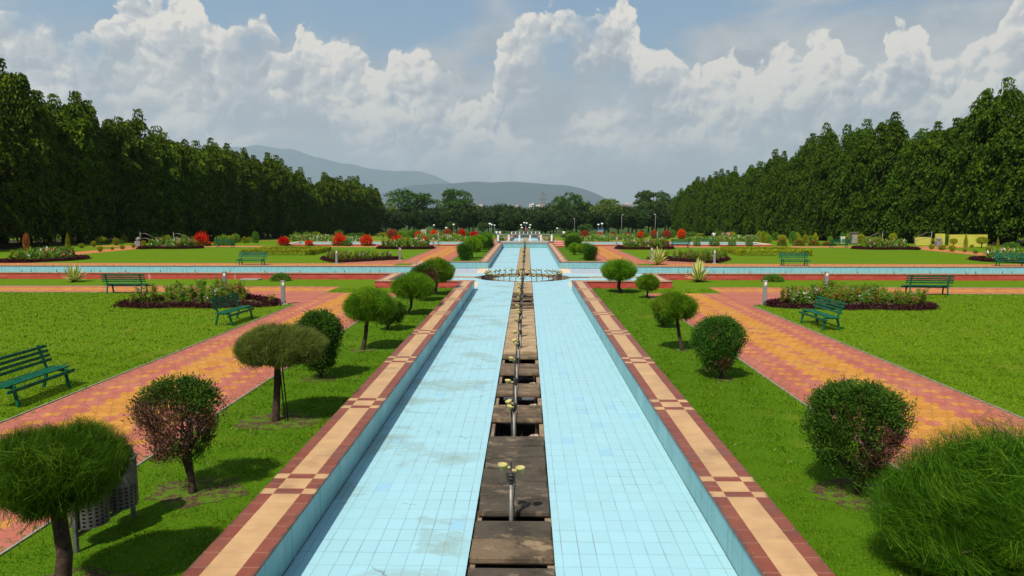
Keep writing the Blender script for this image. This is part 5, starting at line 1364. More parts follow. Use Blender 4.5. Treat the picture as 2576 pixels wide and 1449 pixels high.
topiary('topiary_tree', 'green ball topiary on a reddish leaning trunk, third on the right of the channel', 1716, 882, (1622, 1766, 722, 800), M['needle'], 17, 34000, .24, .008, .055)
topiary('topiary_tree', 'small green ball topiary on a thin trunk in front of the right red wall', 1627, 751, (1590, 1668, 682, 728), M['needle'], 18, 20000, .20, .010, .05)
topiary('topiary_tree', 'wide flat dome topiary beside the right red wall corner', 1562, 737, (1500, 1613, 643, 703), M['needle'], 19, 28000, .24, .010, .09)

# second garden section
def dome(px0, px1, top, bot, pb, lab, seed, mat='needleB', n=12000, px=None, L=.25):
    topiary('topiary_tree', lab, px or (px0+px1)/2, pb, (px0, px1, top, bot), M[mat], seed, n, L, .02, .08, under=False)
dome(1153, 1221, 590, 634, 650, 'big round green topiary in front of the second basin section, left side', 21)
dome(1176, 1232, 587, 612, 634, 'lighter topiary behind the big round one on the left of the second section', 22, 'needleB', px=1200)
dome(1205, 1243, 583, 606, 622, 'rounded topiary near the footbridge on the left', 23)
dome(1442, 1500, 606, 635, 652, 'big light green topiary in front of the second basin section, right side', 24)
dome(1426, 1462, 607, 632, 641, 'dark green topiary behind the big light one on the right of the second section', 25)
dome(1418, 1458, 584, 606, 622, 'light green mound near the footbridge on the right', 26, 'needleB')
for i, (a, b, y, sd) in enumerate(((1247, 1272, 96, 27), (1248, 1268, 108, 28), (1377, 1397, 96, 29), (1376, 1393, 108, 30))):
    D_ = depth_px(y); pb = 532+(CAMP.z-gz(y))*D_
    dome(a, b, pb-1.25*D_, pb-.25*D_, pb, '%s low green mound behind the footbridge, %s' % (('nearer', 'farther')[i % 2], 'left' if i < 2 else 'right'), sd, 'needleB', 5000)

# ---- cypress shrubs
M['deadtwig'] = plain('dead twigs', (.16, .10, .07), .9, spec=.1, var=.4)
def cypress(name, lab, px, pbase, crown, seed, n=1500, dead=0.0, vase=.5, bark='bark', holes=.0, leaf=.05, per=26, deadmat='deadleaf', grp=None):
    x, y = W(px, pbase); D_ = depth_px(y); gy = gz(y)
    cx = Xat((crown[0]+crown[1])/2, y); rx = (crown[1]-crown[0])/2/D_*.84
    zt = CAMP.z-(crown[2]-532)/D_-gy; zb = max(.06, CAMP.z-(crown[3]-532)/D_-gy)
    s_ = (CAMP.z-(zt+zb)/2)/y; zt = CAMP.z-gy-(crown[2]-532)*(y+.25*rx)/FPX; zb = max(.05, CAMP.z-gy-(crown[3]-532)*(y-rx*.5)/FPX); h = zt-zb
    t = thing(name, lab, 'shrub', (x, y, gy), 0, grp); rg = RG(seed)
    a = rg.uniform(0, 2*PI, n); f = rg.uniform(0, 1, n)**.75
    # radius profile: narrow foot, full shoulder, round top
    pr = np.where(f < .62, vase+(1-vase)*(f/.62)**.8, np.sqrt(np.maximum(0, 1-((f-.62)/.40)**2)))
    lob = 1+.13*np.sin(4*a+seed+2*f)+.10*np.sin(7*a+f*11+seed)
    rad = pr*lob*rx*rg.uniform(.25, 1, n)**.28
    P_ = np.stack([cx-x+rad*np.cos(a), rad*np.sin(a), zb+f*h], 1)
    if holes:
        hn = np.sin(P_[:, 0]*9+seed)*np.cos(P_[:, 1]*8+1)*np.sin(P_[:, 2]*10+seed*.7); lowm = f < .72
        keep = ~((hn > holes) & lowm); P_ = P_[keep]; a = a[keep]; f = f[keep]
    m = len(P_); out = np.stack([np.cos(a)*.7, np.sin(a)*.7, .9*np.ones(m)], 1)
    Pr = np.repeat(P_, per, 0)+rg.normal(size=(m*per, 3))*leaf*.95; Or = np.repeat(out, per, 0)+rg.normal(size=(m*per, 3))*.55
    V = leaves(Pr, Or, leaf*rg.uniform(.6, 1.3, m*per), leaf*.36*rg.uniform(.7, 1.3, m*per), rg)
    if dead:
        q = np.sin(P_[:, 0]*5+seed)+np.cos(P_[:, 2]*6+seed*2)+P_[:, 0]*.9-(f-.5)*1.3+rg.normal(size=m)*.35; isdead = q > np.quantile(q, 1-dead); mi = np.repeat(isdead.astype(int), per)
        lv = V[mi == 0]; dv = V[mi == 1]
        # dead parts carry fewer, thinner leaves
        dv = dv[rg.uniform(0, 1, len(dv)) < .55]
        tb = np.repeat(P_[isdead], 5, 0)+rg.normal(size=(isdead.sum()*5, 3))*leaf; ac = np.array([cx-x, 0, zb+h*.1])
        td = nrm(tb-ac)+rg.normal(size=tb.shape)*.45; tw = strands(tb-nrm(td)*.09, td, .17*rg.uniform(.5, 1.2, len(tb)), .009, rg)
        put('twigs', np_mesh('twigs', tw, 3, M['deadtwig']), t)
        put('foliage', np_mesh('foliage', lv, 4, M['cypress']), t)
        o = put('dead_foliage', np_mesh('dead_foliage', dv, 4, M[deadmat]), t); o['label'] = 'brown dried out twigs'
    else: put('foliage', np_mesh('foliage', V, 4, M['cypress']), t)
    mb = MB()
    for s in range(6):
        aa = rg.uniform(0, 6.28); r1 = rx*rg.uniform(.35, .8)
        p1 = Vector((cx-x+r1*.45*math.cos(aa), r1*.45*math.sin(aa), zb+h*.12)); p2 = Vector((cx-x+r1*math.cos(aa), r1*math.sin(aa), zb+h*.38)); p3 = Vector((cx-x+r1*1.0*math.cos(aa), r1*math.sin(aa), zb+h*.8))
        mb.tube([(rg.normal()*.03, rg.normal()*.03, -.1), (0, 0, .12), p1, p2, p3], [.042, .038, .032, .024, .008], 7)
        for q in range(7 if dead else 3):
            b = p1.lerp(p3, rg.uniform(.2, .95)); e = b+Vector((rg.normal()*.2, rg.normal()*.2, rg.uniform(.02, .28)))*rx*1.4; mb.tube([b, b.lerp(e, .5)+Vector(rg.normal(size=3)*.02), e], [.014, .008, .003], 5)
    mb.build('stems', M[bark], t)
    return t
cypress('cypress_shrub', 'half dead cypress shrub with brown bare branches, near left of the channel', 486, 1239, (337, 566, 968, 1192), 41, 860, dead=.60, vase=.50, holes=.22, leaf=.045, per=26, bark='bark')
cypress('cypress_shrub', 'dense green vase-shaped shrub behind the yellowish mushroom topiary', 806, 952, (742, 862, 793, 943), 42, 1000, vase=.45, leaf=.055)
cypress('cypress_shrub', 'low dark shrub under the two left umbrella topiaries', 975, 830, (938, 1022, 765, 818), 43, 500, vase=.5, leaf=.06, holes=.4)
cypress('cypress_shrub', 'brown-topped clipped shrub behind the left umbrella topiary', 1060, 757, (1030, 1100, 672, 740), 44, 600, dead=.35, vase=.5, leaf=.07)
cypress('cypress_shrub', 'large cypress shrub with brown inner twigs and low limbs, near right of the channel', 2165, 1240, (2015, 2268, 970, 1215), 45, 1400, dead=.26, vase=.60, holes=.40, leaf=.045, per=26)
cypress('cypress_shrub', 'dense dark vase-shaped cypress shrub, second on the right of the channel', 1815, 953, (1735, 1870, 803, 936), 46, 1000, dead=.10, vase=.4, leaf=.05)
cypress('cypress_shrub', 'small dark shrub partly hidden behind the leaning ball topiary on the right', 1667, 824, (1645, 1700, 765, 815), 47, 400, vase=.45, leaf=.06)
cypress('cypress_shrub', 'ragged dark shrub in front of the big round topiary, second section left', 1169, 655, (1151, 1186, 617, 652), 48, 450, vase=.42, leaf=.11, per=16)
cypress('cypress_shrub', 'ragged shrub in front of the big light topiary, second section right', 1484, 655, (1467, 1502, 622, 653), 49, 450, dead=.2, vase=.42, leaf=.11, per=16)
cypress('cypress_shrub', 'dark rough mound near the footbridge on the right', 1440, 627, (1420, 1462, 597, 622), 50, 450, vase=.8, leaf=.13, per=16)
cypress('cypress_shrub', 'dark shrub between the topiaries near the footbridge on the left', 1222, 628, (1205, 1240, 598, 624), 51, 400, vase=.8, leaf=.13, per=16)

# ---- bare soil patches round the stems
rs = random.Random(9); mb = MB()
for (px, py, r_) in ((500, 1235, .55), (705, 1058, .62), (806, 953, .34), (912, 881, .30), (2165, 1245, .55), (1815, 952, .3), (1716, 882, .2), (158, 1500, .6)):
    if r_ == 0: continue
    x, y = W(px, py); mb.face([(x+r_*1.25*rs.uniform(.75, 1.15)*math.cos(2*PI*k/22), y+r_*rs.uniform(.75, 1.15)*math.sin(2*PI*k/22), .005) for k in range(22)])
tag(mb.build('soil_patch', M['dirt']), 'bare brown soil round the stems of the near shrubs', kind='structure')

# ---- grass blades near the viewer
def lawn_mask(X, Y):
    ax = np.abs(X); m = (ax > 3.03) & ~((ax > 5.5) & (ax < 9.1) & (Y < 33.3)) & ~((ax > 9.05) & (Y > 33.25) & (Y < 36.03)) & (Y < 35.4)
    m &= ~((ax > 9.0) & (ax < 13.7) & (Y > 28.9+(ax-9.05)*(33.3-28.9)/4.65))
    return m
V = []
for (n_, y0, y1, xa, wd, Lg) in ((170000, 4.6, 11, 9.5, .010, .052), (190000, 11, 19, 14.5, .016, .062), (170000, 19, 36, 26, .028, .07)):
    rg = RG(n_+int(y0)); X_ = rg.uniform(-xa, xa, n_); Y_ = rg.uniform(y0, y1, n_)
    m = lawn_mask(X_, Y_) & (np.abs(X_) < Y_*.74+1.5)
    bare = np.zeros(n_, bool)
    for (px, py, r_) in ((486, 1242, .5), (700, 1062, .6), (2165, 1245, .5), (912, 881, .3)):
        bx, by = W(px, py); bare |= ((X_-bx)/1.25)**2+(Y_-by)**2 < r_*r_
    m &= ~(bare & (rg.uniform(0, 1, n_) < .6))
    # clumpier, taller at the edge of paths and walls
    X_ = X_[m]; Y_ = Y_[m]; k = len(X_)
    Dd = rg.normal(size=(k, 3))*.75; Dd[:, 2] = 1
    cl = .75+.5*np.sin(X_*5.1+Y_*3.3)*np.cos(Y_*4.7-X_*2.2)
    V.append(strands(np.stack([X_, Y_, -.004*np.ones(k)], 1), Dd, Lg*rg.uniform(.5, 1.3, k)*cl.clip(.5, 1.3), wd*rg.uniform(.7, 1.4, k), rg))
tag(put('grass', np_mesh('grass', np.concatenate(V), 3, M['blade'])), 'short bright grass of the near lawns', 'grass', kind='stuff')
# ================================================================== BUSHES FROM SHARED UNIT MESHES
def unit_bush(seed, n, leaf, mat, shape='ball', shaggy=.12, mats=None, split=None):
    rg = RG(seed); d = sph(rg, n)
    if shape == 'dome': d[:, 2] = np.abs(d[:, 2])
    k = rg.uniform(.2, 1, n)**.3
    az = np.arctan2(d[:, 1], d[:, 0]); lob = 1+.07*np.sin(4*az+seed)*np.cos(3*d[:, 2]+seed)+shaggy*rg.normal(size=n)*.35
    P_ = d*(k*lob)[:, None]
    if shape == 'ball': P_ = P_*.5+np.array([0, 0, .5]); P_[:, :2] *= 2
    if shape == 'vase': f = (P_[:, 2]+1)/2; P_ = np.stack([P_[:, 0]*(.5+.55*f), P_[:, 1]*(.5+.55*f), f], 1)
    if shape == 'cone': f = (P_[:, 2]+1)/2; P_ = np.stack([P_[:, 0]*(1.05-.75*f), P_[:, 1]*(1.05-.75*f), f], 1)
    if shape == 'flat': f = (P_[:, 2]+1)/2; P_ = np.stack([P_[:, 0], P_[:, 1], .45+.55*f], 1)
    out = d+rg.normal(size=(n, 3))*.7+np.array([0, 0, .25])
    V = leaves(P_, out, leaf*rg.uniform(.6, 1.3, n), leaf*.55*rg.uniform(.7, 1.3, n), rg)
    if split:
        keep = split(P_, rg); return [np_mesh('foliage', V[keep], 4, mats[0]), np_mesh('foliage', V[~keep], 4, mats[1])]
    return [np_mesh('foliage', V, 4, mat)]
UB = {}
def ub(key, *a, **k):
    if key not in UB: UB[key] = unit_bush(*a, **k)
    return UB[key]
def stem_mesh():
    mb = MB(); mb.tube([(0, 0, -.1), (.01, 0, .3), (0, 0, .7)], [.10, .08, .05], 7)
    for k in range(5): mb.tube([(0, 0, .25), (.4*math.cos(k*1.26), .4*math.sin(k*1.26), .7)], [.05, .02], 5)
    return mb.build('stem', M['barkdark'], me_only=True)
STEM = stem_mesh()
def bush(name, lab, cat, x, y, w_, h_, key, grp=None, stem=True, z=None):
    t = thing(name, lab, cat, (x, y, gz(y) if z is None else z), rt.uniform(0, 6.28), grp); t.scale = (w_/2, w_/2, h_)
    for i, me in enumerate(UB[key]): o = put('flower_heads' if (key[:3] == 'red' or key == 'orangespot') and i == 0 and len(UB[key]) > 1 else 'foliage', me, t)
    if stem: put('stem', STEM, t)
    return t
ub('lime', 61, 1500, .16, M['limebush'], 'dome'); ub('green', 62, 1500, .15, M['hedgegreen'], 'ball'); ub('greenvase', 63, 1300, .16, M['hedgegreen'], 'vase')
ub('flat', 64, 1100, .16, M['hedge'], 'flat'); ub('cone', 65, 1300, .15, M['hedge'], 'cone'); ub('copper', 66, 1300, .15, M['orangebush'], 'ball'); ub('olive', 67, 1300, .16, M['hedge'], 'vase'); ub('low', 68, 2600, .13, M['hedgegreen'], 'dome')
rsplit = lambda P_, rg: (P_[:, 2] > .28+rg.uniform(-.15, .25, len(P_))) | (rg.uniform(0, 1, len(P_)) < .18)
for i in range(3): ub('red%d' % i, 70+i, 1900, .20, None, ('dome', 'ball', 'ball')[i], .3, (M['redleaf'], M['cypress']), rsplit)
ub('reddull', 75, 1700, .18, None, 'ball', .2, (M['redleafdull'], M['cypress']), rsplit)
ub('orangespot', 76, 1700, .18, None, 'dome', .2, (M['redleaf'], M['hedgegreen']), lambda P_, rg: (np.sin(P_[:, 0]*7)*np.cos(P_[:, 1]*6+P_[:, 2]*5) > .45) & (P_[:, 2] > .3))

ordn = 'first second third fourth fifth sixth seventh eighth ninth tenth eleventh twelfth'.split()
def px_bush(name, lab, cat, x0, x1, top, base, key, grp=None, y=None, stem=True):
    yy = W((x0+x1)/2, base)[1] if y is None else y
    D_ = depth_px(yy); x = Xat((x0+x1)/2, yy); bz = gz(yy)
    h_ = (532-top)/D_+CAMP.z-bz
    return bush(name, lab, cat, x, yy, (x1-x0)/D_, max(.3, h_), key, grp, stem)
# red flowering shrubs by the second channel, left to right
Lr = [(480, 520, 590, 618), (697, 722, 598, 618), (765, 783, 605, 618), (836, 869, 591, 618), (906, 934, 594, 619), (985, 1013, 595, 618.5), (1056, 1081, 597, 610)]
for i, (a, b, t_, ba) in enumerate(Lr):
    px_bush('red_shrub', ['large fiery red shrub left of the lime green bush', 'round red shrub, left of the smallest red one by the second channel', 'smallest red shrub by the left second channel', 'biggest red shrub before the left second channel, with a dark green skirt', 'ragged upright red shrub by the left second channel', 'red shrub at the left end of the far corner flower bed', 'low red shrub behind the far corner flower bed'][i], 'shrub', a, b, t_, ba, 'red%d' % (i % 3), 'red shrubs by the second channel', y=79.0 if i < 6 and i > 0 else (78.5 if i == 0 else 87))
px_bush('green_shrub', 'dark green shrub touching the biggest red shrub', 'shrub', 862, 884, 604, 618, 'green', None, 78.6)
Fr = [(972, 998, 578, 602), (1043, 1058, 584, 602), (1082, 1100, 580, 604), (1115, 1138, 578, 600), (1152, 1170, 579, 599), (1183, 1203, 583, 596), (950+52, 1012-2, 590, 597)]
for i, (a, b, t_, ba) in enumerate(Fr[:6]):
    px_bush('red_shrub', '%s red shrub from the left in the farthest line, left of the pool' % ordn[i], 'shrub', a, b, t_, ba, ('reddull', 'red1', 'red2')[i % 3], 'red shrubs of the farthest line, left', 148)
Fr = [(1460, 1481, 581, 596), (1502, 1515, 585, 598), (1535, 1549, 585, 598), (1571, 1587, 585, 598), (1604, 1619, 583, 598), (1636, 1653, 580, 598), (1665, 1686, 580, 596), (1703, 1722, 579, 596)]
for i, (a, b, t_, ba) in enumerate(Fr):
    px_bush('red_shrub', '%s red shrub from the pool in the farthest line, right of the pool' % ordn[i], 'shrub', a, b, t_, ba, ('reddull', 'red1', 'reddull')[i % 3], 'red shrubs of the farthest line, right', 148)
for i, (a, b) in enumerate(((1952, 1974), (1990, 2019), (2028, 2056), (2062, 2095))):
    px_bush('flowering_shrub', ['small dark shrub with orange flowers, left of two brighter ones under the right trees', 'green shrub with orange flowers, left neighbour of the widest one', 'widest green shrub with orange flowers under the right trees', 'green shrub with orange flowers behind the far right bench'][i], 'shrub', a, b, (600, 603, 605, 608)[i], 618.5, 'orangespot', 'orange flowered shrubs', 80.5)
px_bush('lime_bush', 'bright lime green dome bush left of a distant bench', 'shrub', 532, 580, 592, 617, 'lime', None, 79.5)
px_bush('low_bush', 'low leafy green bush before the left red wall', 'shrub', 676, 728, 687, 706, 'low')
px_bush('low_bush', 'low leafy green bush before the right red wall', 'shrub', 1915, 1967, 688, 708, 'low')
for i, (a, b) in enumerate(((1664, 1682), (1742, 1760), (1782, 1808), (1829, 1848), (1872, 1890))):
    px_bush('ball_shrub', '%s clipped ball shrub from the left, before the right second channel' % ordn[i], 'shrub', a, b, 605, 617.5, 'reddull' if i == 0 else 'green', 'clipped balls before the right second channel', 79.0)
# mixed mounds on the farthest lawns
rm = random.Random(21)
for sx, nm in ((-1, 'left'), (1, 'right')):
    for k in range(16):
        x = sx*(10+k*3.3+rm.uniform(-1, 1)); y = rm.choice((158, 163, 170)); key = rm.choice(('lime', 'green', 'flat', 'green', 'low'))
        bush('mound_shrub', 'low green mound shrub on the farthest lawn, %s of the pool' % nm, 'shrub', x, y, rm.uniform(1.8, 4), rm.uniform(.9, 1.7), key, 'green mounds of the farthest lawn, '+nm, True)
    for k in range(13):
        x = sx*(16+k*2.6+rm.uniform(-.6, .6)); y = 90+rm.uniform(0, 9); key = rm.choice(('cone', 'green', 'flat', 'olive', 'cone'))
        bush('small_topiary', 'little clipped shrub on the lawn beyond the %s second channel' % nm, 'shrub', x+sx*14, y, rm.uniform(.7, 1.3), rm.uniform(.7, 1.6), key, 'little clipped shrubs beyond the %s second channel' % nm, True)
    for k in range(18):
        x = sx*(38+rm.uniform(-2, 12)); y = rm.uniform(95, 140)
        bush('small_topiary', 'small shrub on the lawn edge under the %s tree row' % nm, 'shrub', x, y, rm.uniform(.8, 1.8), rm.uniform(.7, 1.6), rm.choice(('cone', 'green', 'flat', 'lime')), 'small shrubs under the %s tree row' % nm, True)
# clipped shrubs along the outer paths (photo coordinates)
SP = [(43, 59, 590, 632, 'copper', 'copper coloured lollipop shrub at the left edge'), (150, 166, 591, 633, 'cone', 'slim yellow green cone shrub on a thin stem, left side'), (233, 255, 597, 616, 'flat', 'flat-topped yellow green shrub by the left tree trunks'),
      (216, 231, 607, 621, 'olive', 'small olive shrub left of the flat-topped shrub'), (184, 200, 613, 624, 'olive', 'small bushy shrub beyond the left outer path, leftmost'), (272, 290, 600, 617, 'olive', 'olive vase shrub right of the flat-topped shrub'),
      (285, 302, 604, 614, 'green', 'dark low shrub beside the olive vase shrub'), (231, 248, 620, 633, 'olive', 'round olive shrub on the near side of the left outer path'), (266, 276, 622, 629, 'olive', 'tiny shrub on the near side of the left outer path'),
      (290, 304, 618, 627, 'olive', 'small shrub third along the near side of the left outer path'), (320, 331, 613, 624, 'olive', 'thin little shrub fourth along the near side of the left outer path'), (346, 359, 606, 622, 'olive', 'vase shrub before the left stone lantern'),
      (155, 170, 628, 640, 'copper', 'little reddish shrub behind the left edge flower bed'), (7, 19, 630, 641, 'olive', 'little shrub at the far left edge of the photo'), (252, 266, 606, 614, 'green', 'small dark shrub behind the flat-topped shrub'),
      (2377, 2395, 600, 622, 'flat', 'vase shrub with a flat head before the yellow wall, leftmost'), (2363, 2378, 590, 616, 'green', 'dark shrub in front of the left part of the yellow wall'), (2380, 2396, 592, 618, 'flat', 'yellow green mushroom shrub before the gap in the yellow wall'),
      (2410, 2422, 590, 623, 'cone', 'tall yellow green cone shrub before the yellow wall'), (2426, 2437, 615, 623, 'olive', 'small low shrub between the cone and the umbrella shrub'), (2443, 2468, 596, 624, 'flat', 'umbrella-shaped shrub before the yellow wall'),
      (2490, 2499, 599, 629, 'cone', 'thin cone shrub at the right end of the yellow wall'), (2508, 2548, 609, 635, 'green', 'wide dark clipped shrub at the right edge'), (2560, 2576, 602, 625, 'cone', 'pale rounded cone shrub touching the right photo edge'),
      (2348, 2368, 615, 629, 'olive', 'vase shrub on the near side of the right outer path, first'), (2374, 2392, 616, 633, 'olive', 'vase shrub on the near side of the right outer path, second'), (2408, 2420, 624, 634, 'olive', 'small shrub on the near side of the right outer path, third'),
      (2435, 2446, 630, 638, 'green', 'tiny ball shrub on the near side of the right outer path'), (2463, 2485, 620, 641, 'olive', 'bonsai-like shrub on the near side of the right outer path'), (2505, 2518, 629, 645, 'olive', 'small shrub left of the right edge bench'),
      (2325, 2340, 613, 627, 'olive', 'small shrub at the right end of the far right corner bed'), (2355, 2385, 598, 612, 'green', 'dark rounded shrub left of the umbrella shrub')]
for (a, b, t_, ba, key, lab) in SP: px_bush('clipped_shrub', lab, 'shrub', a, b, t_, ba, key)

# ================================================================== HOLLOW HEDGES
for sx, nm in ((-1, 'left'), (1, 'right')):
    cx, cy, hw, hd, th, hh = sx*21.1, 65.2, 3.0, 3.1, .65, .42
    t = thing('hollow_hedge', 'hollow square of clipped yellow green hedge on the middle %s lawn' % nm, 'hedge', (cx, cy, 0)); rg = RG(90+sx)
    for k, (x0, x1, y0, y1) in enumerate(((-hw, hw, -hd, -hd+th), (-hw, hw, hd-th, hd), (-hw, -hw+th, -hd+th, hd-th), (hw-th, hw, -hd+th, hd-th))):
        n_ = int(900*((x1-x0)*(y1-y0)+(x1-x0+y1-y0)*hh)); P_ = np.stack([rg.uniform(x0, x1, n_), rg.uniform(y0, y1, n_), rg.uniform(.02, hh, n_)], 1)
        f = rg.integers(0, 3, n_); P_[f == 0, 2] = hh+rg.normal(size=(f == 0).sum())*.02; s_ = (f == 1); P_[s_, 1] = np.where(rg.uniform(0, 1, s_.sum()) < .5, y0, y1)
        s_ = (f == 2); P_[s_, 0] = np.where(rg.uniform(0, 1, s_.sum()) < .5, x0, x1)
        put('hedge_side', np_mesh('hedge_side', leaves(P_, sph(rg, n_)+np.array([0, 0, .6]), .11*rg.uniform(.6, 1.3, n_), .06, rg), 4, M['hedge']), t)

# ================================================================== FLOWER BEDS
def plant_mesh(seed, h=.75, mat='balsam', wide=.3, nb=7):
    rg = RG(seed); L = []; F = []; mb = MB(); fp = []
    for b in range(nb):
        a = rg.uniform(0, 6.28); lean = rg.uniform(0, wide); top = np.array([lean*math.cos(a), lean*math.sin(a), h*rg.uniform(.7, 1.0)])
        for k in range(34):
            s_ = rg.uniform(.12, 1)**.8; p = top*np.array([s_**1.2, s_**1.2, s_]); aa = rg.uniform(0, 6.28)
            L.append((p, np.array([math.cos(aa), math.sin(aa), rg.uniform(-.35, .55)]), rg.uniform(.09, .16)*(1.15-.4*s_)))
            if rg.uniform() < .065 and .3 < s_ < .92: fp.append(p+np.array([math.cos(aa), math.sin(aa), .2])*.045)
        mb.tube([(0, 0, -.05), tuple(top*np.array([.4, .4, .5])), tuple(top)], [.012, .009, .004], 5)
    C = np.array([l[0] for l in L]); D_ = np.array([l[1] for l in L]); Ln = np.array([l[2] for l in L])
    fo = np_mesh('foliage', leaves(C, D_, Ln, Ln*.27, rg), 4, M[mat])
    P_ = np.array(fp); m = len(P_); Pr = np.repeat(P_, 6, 0); Or = rg.normal(size=(m*6, 3))
    return fo, leaves(Pr, Or, .042, .042, rg), mb.build('stem', M[mat], me_only=True)
PM = []
for i in range(12):
    fo, fv, st_ = plant_mesh(300+i, .74 if i % 4 else .6, 'balsam' if i % 3 else 'balsamR', .24)
    PM.append((fo, [np_mesh('flowers', fv, 4, f) for f in (FL[(0, 1, 4, 2, 1, 3, 0, 1)[i % 8]],)][0], st_))
def in_poly(x, y, P_):
    c = False
    for (a, b), (d, e) in zip(P_, P_[1:]+P_[:1]):
        if (b > y) != (e > y) and x < (d-a)*(y-b)/(e-b)+a: c = not c
    return c
def flower_bed(name_lab, poly, n, where, seed, edge_w=.32, edge_h=.2, sc_=1.0, test=None, reds=.33, dens=1.0):
    rb = random.Random(seed); rg = RG(seed)
    cx = sum(p[0] for p in poly)/len(poly); cy = sum(p[1] for p in poly)/len(poly); z0 = gz(cy)
    t = thing('flower_bed', name_lab, 'flower bed', (cx, cy, z0))
    # smooth closed outline
    pts = []
    N = len(poly)
    for i in range(N):
        p0, p1, p2, p3 = poly[i-1], poly[i], poly[(i+1) % N], poly[(i+2) % N]
        for s in range(8):
            u = s/8; pts.append(tuple(.5*((2*p1[k])+(-p0[k]+p2[k])*u+(2*p0[k]-5*p1[k]+4*p2[k]-p3[k])*u*u+(-p0[k]+3*p1[k]-3*p2[k]+p3[k])*u**3) for k in (0, 1)))
    mb = MB(); mb.face([(x-cx, y-cy, .012) for x, y in (pts if sum(a[0]*b[1]-b[0]*a[1] for a, b in zip(pts, pts[1:]+pts[:1])) > 0 else pts[::-1])]); mb.build('soil', M['soil'], t)
    P_ = []; 
    for (a, b) in zip(pts, pts[1:]+pts[:1]):
        L = math.hypot(b[0]-a[0], b[1]-a[1]); k = max(1, int(L*420*dens)); u = rg.uniform(0, 1, k)
        w1 = rg.normal(size=k)*edge_w*.36; th = math.atan2(b[1]-a[1], b[0]-a[0])
        zz = edge_h*rg.uniform(.05, 1, k)*np.sqrt(np.maximum(.12, 1-(w1/(edge_w*.8))**2))
        P_.append(np.stack([a[0]+(b[0]-a[0])*u-math.sin(th)*w1-cx, a[1]+(b[1]-a[1])*u+math.cos(th)*w1-cy, zz], 1))
    P_ = np.concatenate(P_); put('edging', np_mesh('edging', leaves(P_, sph(rg, len(P_))+np.array([0, 0, .7]), .085*sc_*rg.uniform(.6, 1.3, len(P_)), .05*sc_, rg), 4, M['maroon']), t)
    k = 0; tries = 0; xs_ = [p[0] for p in poly]; ys_ = [p[1] for p in poly]; placed = []
    while k < n and tries < 6000:
        tries += 1; x = rb.uniform(min(xs_), max(xs_)); y = rb.uniform(min(ys_), max(ys_))
        if not in_poly(x, y, poly) or (test and not test(x, y)) or any(math.hypot(x-a, y-b) < .22*sc_ for a, b in placed): continue
        placed.append((x, y)); k += 1
        v = rb.randrange(12); s_ = rb.uniform(.75, 1.15)*sc_
        p = thing('balsam_plant', 'leafy flowering balsam plant growing in the '+where, 'plant', (x, y, z0+.01), rb.uniform(0, 6.28), 'balsam plants in the '+where); p.scale = (s_, s_, s_*rb.uniform(.9, 1.1))
        put('foliage', PM[v][0], p); put('flowers', PM[v][1], p); put('stem', PM[v][2], p)
TRI = [(9.75, 29.0), (11.6, 30.8), (13.5, 32.5), (14.6, 31.2), (15.7, 28.6), (15.3, 27.9), (14.3, 27.75), (13.2, 28.0), (12.0, 27.8), (11.0, 28.2), (10.2, 28.2)]
mir = lambda P_, sx=1, my=None: [(sx*x, (my-y) if my else y) for x, y in P_]
flower_bed('near left flower bed of balsam with a dark maroon edging', mir(TRI, -1), 46, 'near left flower bed', 401, test=lambda x, y: y > 28.2 and (abs(x) > 11.3 or (abs(x) > 9.9 and y < 29.2 and (int(abs(x)*3) % 2))))
flower_bed('near right flower bed of dense balsam with a dark maroon edging', mir(TRI, 1), 78, 'near right flower bed', 402, test=lambda x, y: y > 28.1 and (x > 12.0 or (10.4 < x < 11.4)))
flower_bed('middle left flower bed seen behind two slim bollards', mir(TRI, -1, 85.7), 36, 'middle left flower bed', 403, sc_=1.05)
flower_bed('middle right flower bed behind the striped agave', mir(TRI, 1, 85.7), 44, 'middle right flower bed', 404, sc_=1.1)
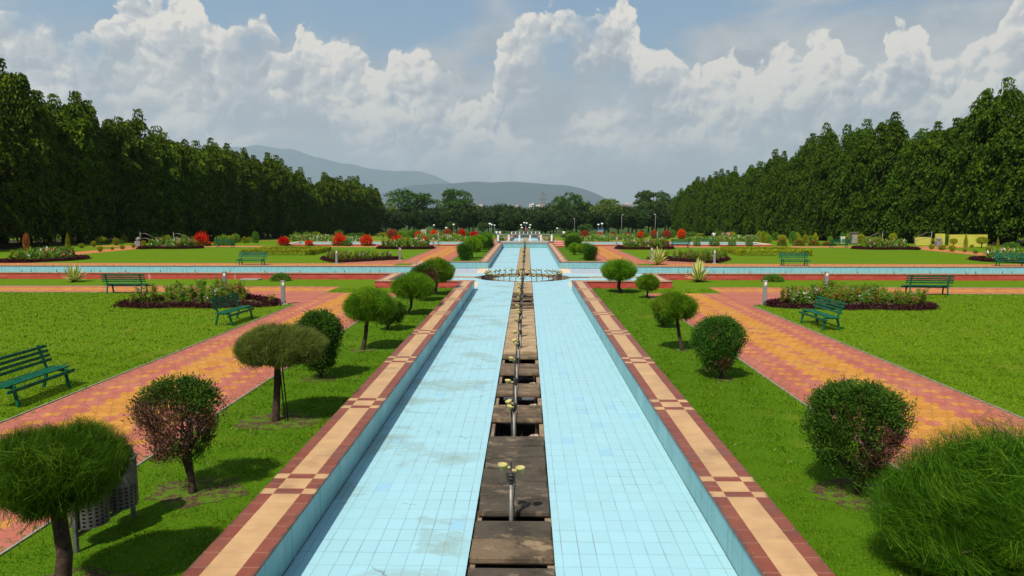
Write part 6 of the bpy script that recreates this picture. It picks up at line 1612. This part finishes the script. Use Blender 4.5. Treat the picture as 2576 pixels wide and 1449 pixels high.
for sx, nm in ((-1, 'left'), (1, 'right')):
    flower_bed('far inner corner flower bed by the path %s of the basin' % nm, mir([(9.4, 72.6), (11.5, 72.1), (13.6, 72.3), (14.6, 73.4), (13, 75.4), (11, 75.6), (9.5, 74.5)], sx), 14, 'far inner corner bed on the '+nm, 405+sx, sc_=1.6)
    flower_bed('far outer corner flower bed below the %s trees' % nm, mir([(32.6, 73.5), (34.5, 72.1), (36.5, 72.4), (38, 71.8), (38.1, 75.6), (35, 75.8)], sx), 14, 'far outer corner bed on the '+nm, 408+sx, sc_=1.6)
    flower_bed('flower bed at the %s edge of the photo beyond the cross channel' % nm, mir([(38.2, 53.0), (36.4, 52.5), (35.2, 53.6), (34.2, 55.4), (34.8, 57.6), (38.2, 57.9)], sx), 14, 'edge bed on the '+nm, 411+sx, sc_=1.45)
    flower_bed('small flower bed beyond the %s second channel, near the bridge' % nm, mir([(6.6, 94), (11, 94), (11.5, 98), (6.8, 98)], sx), 0, 'small bed beyond the %s second channel' % nm, 414+sx, sc_=1.5, dens=.5)
    flower_bed('far flower bed beyond the end of the %s second channel' % nm, mir([(21, 95), (28, 95), (29, 100), (21.5, 100)], sx), 0, 'far bed beyond the %s second channel' % nm, 417+sx, sc_=1.7, dens=.5)

rg = RG(555); C = []
for sx in (-1, 1):
    for (x0, x1, y0, y1) in ((6.8, 11.2, 94.3, 97.7), (21.6, 28, 95.3, 99.6), (32, 39, 120, 124), (12, 20, 134, 138)):
        k = int(120*(x1-x0)*(y1-y0)); C.append(np.stack([sx*rg.uniform(x0, x1, k), rg.uniform(y0, y1, k), rg.uniform(0, .95, k)], 1))
for sx in (-1, 1):
    for (x0, x1, y0, y1) in ((10, 13.6, 73, 75), (34, 37.6, 72.8, 75), (35.2, 37.6, 53.6, 57)):
        k = int(260*(x1-x0)*(y1-y0)); C.append(np.stack([sx*rg.uniform(x0, x1, k), rg.uniform(y0, y1, k), rg.uniform(0, .85, k)*rg.uniform(.6, 1, k)], 1))
C = np.concatenate(C); C[:, 2] += np.array([gz(v) for v in C[:, 1]])
Dd = rg.normal(size=(len(C), 3))*.7+np.array([0, 0, .8])
tag(put('bed_planting', np_mesh('bed_planting', leaves(C, Dd, .30*rg.uniform(.6, 1.3, len(C)), .10, rg), 4, [M['balsam'], FL[1], FL[2]], mi=rg.choice([0]*14+[1, 2], len(C)))), 'mixed pale green and flowering planting of the far small beds', 'planting', kind='stuff')
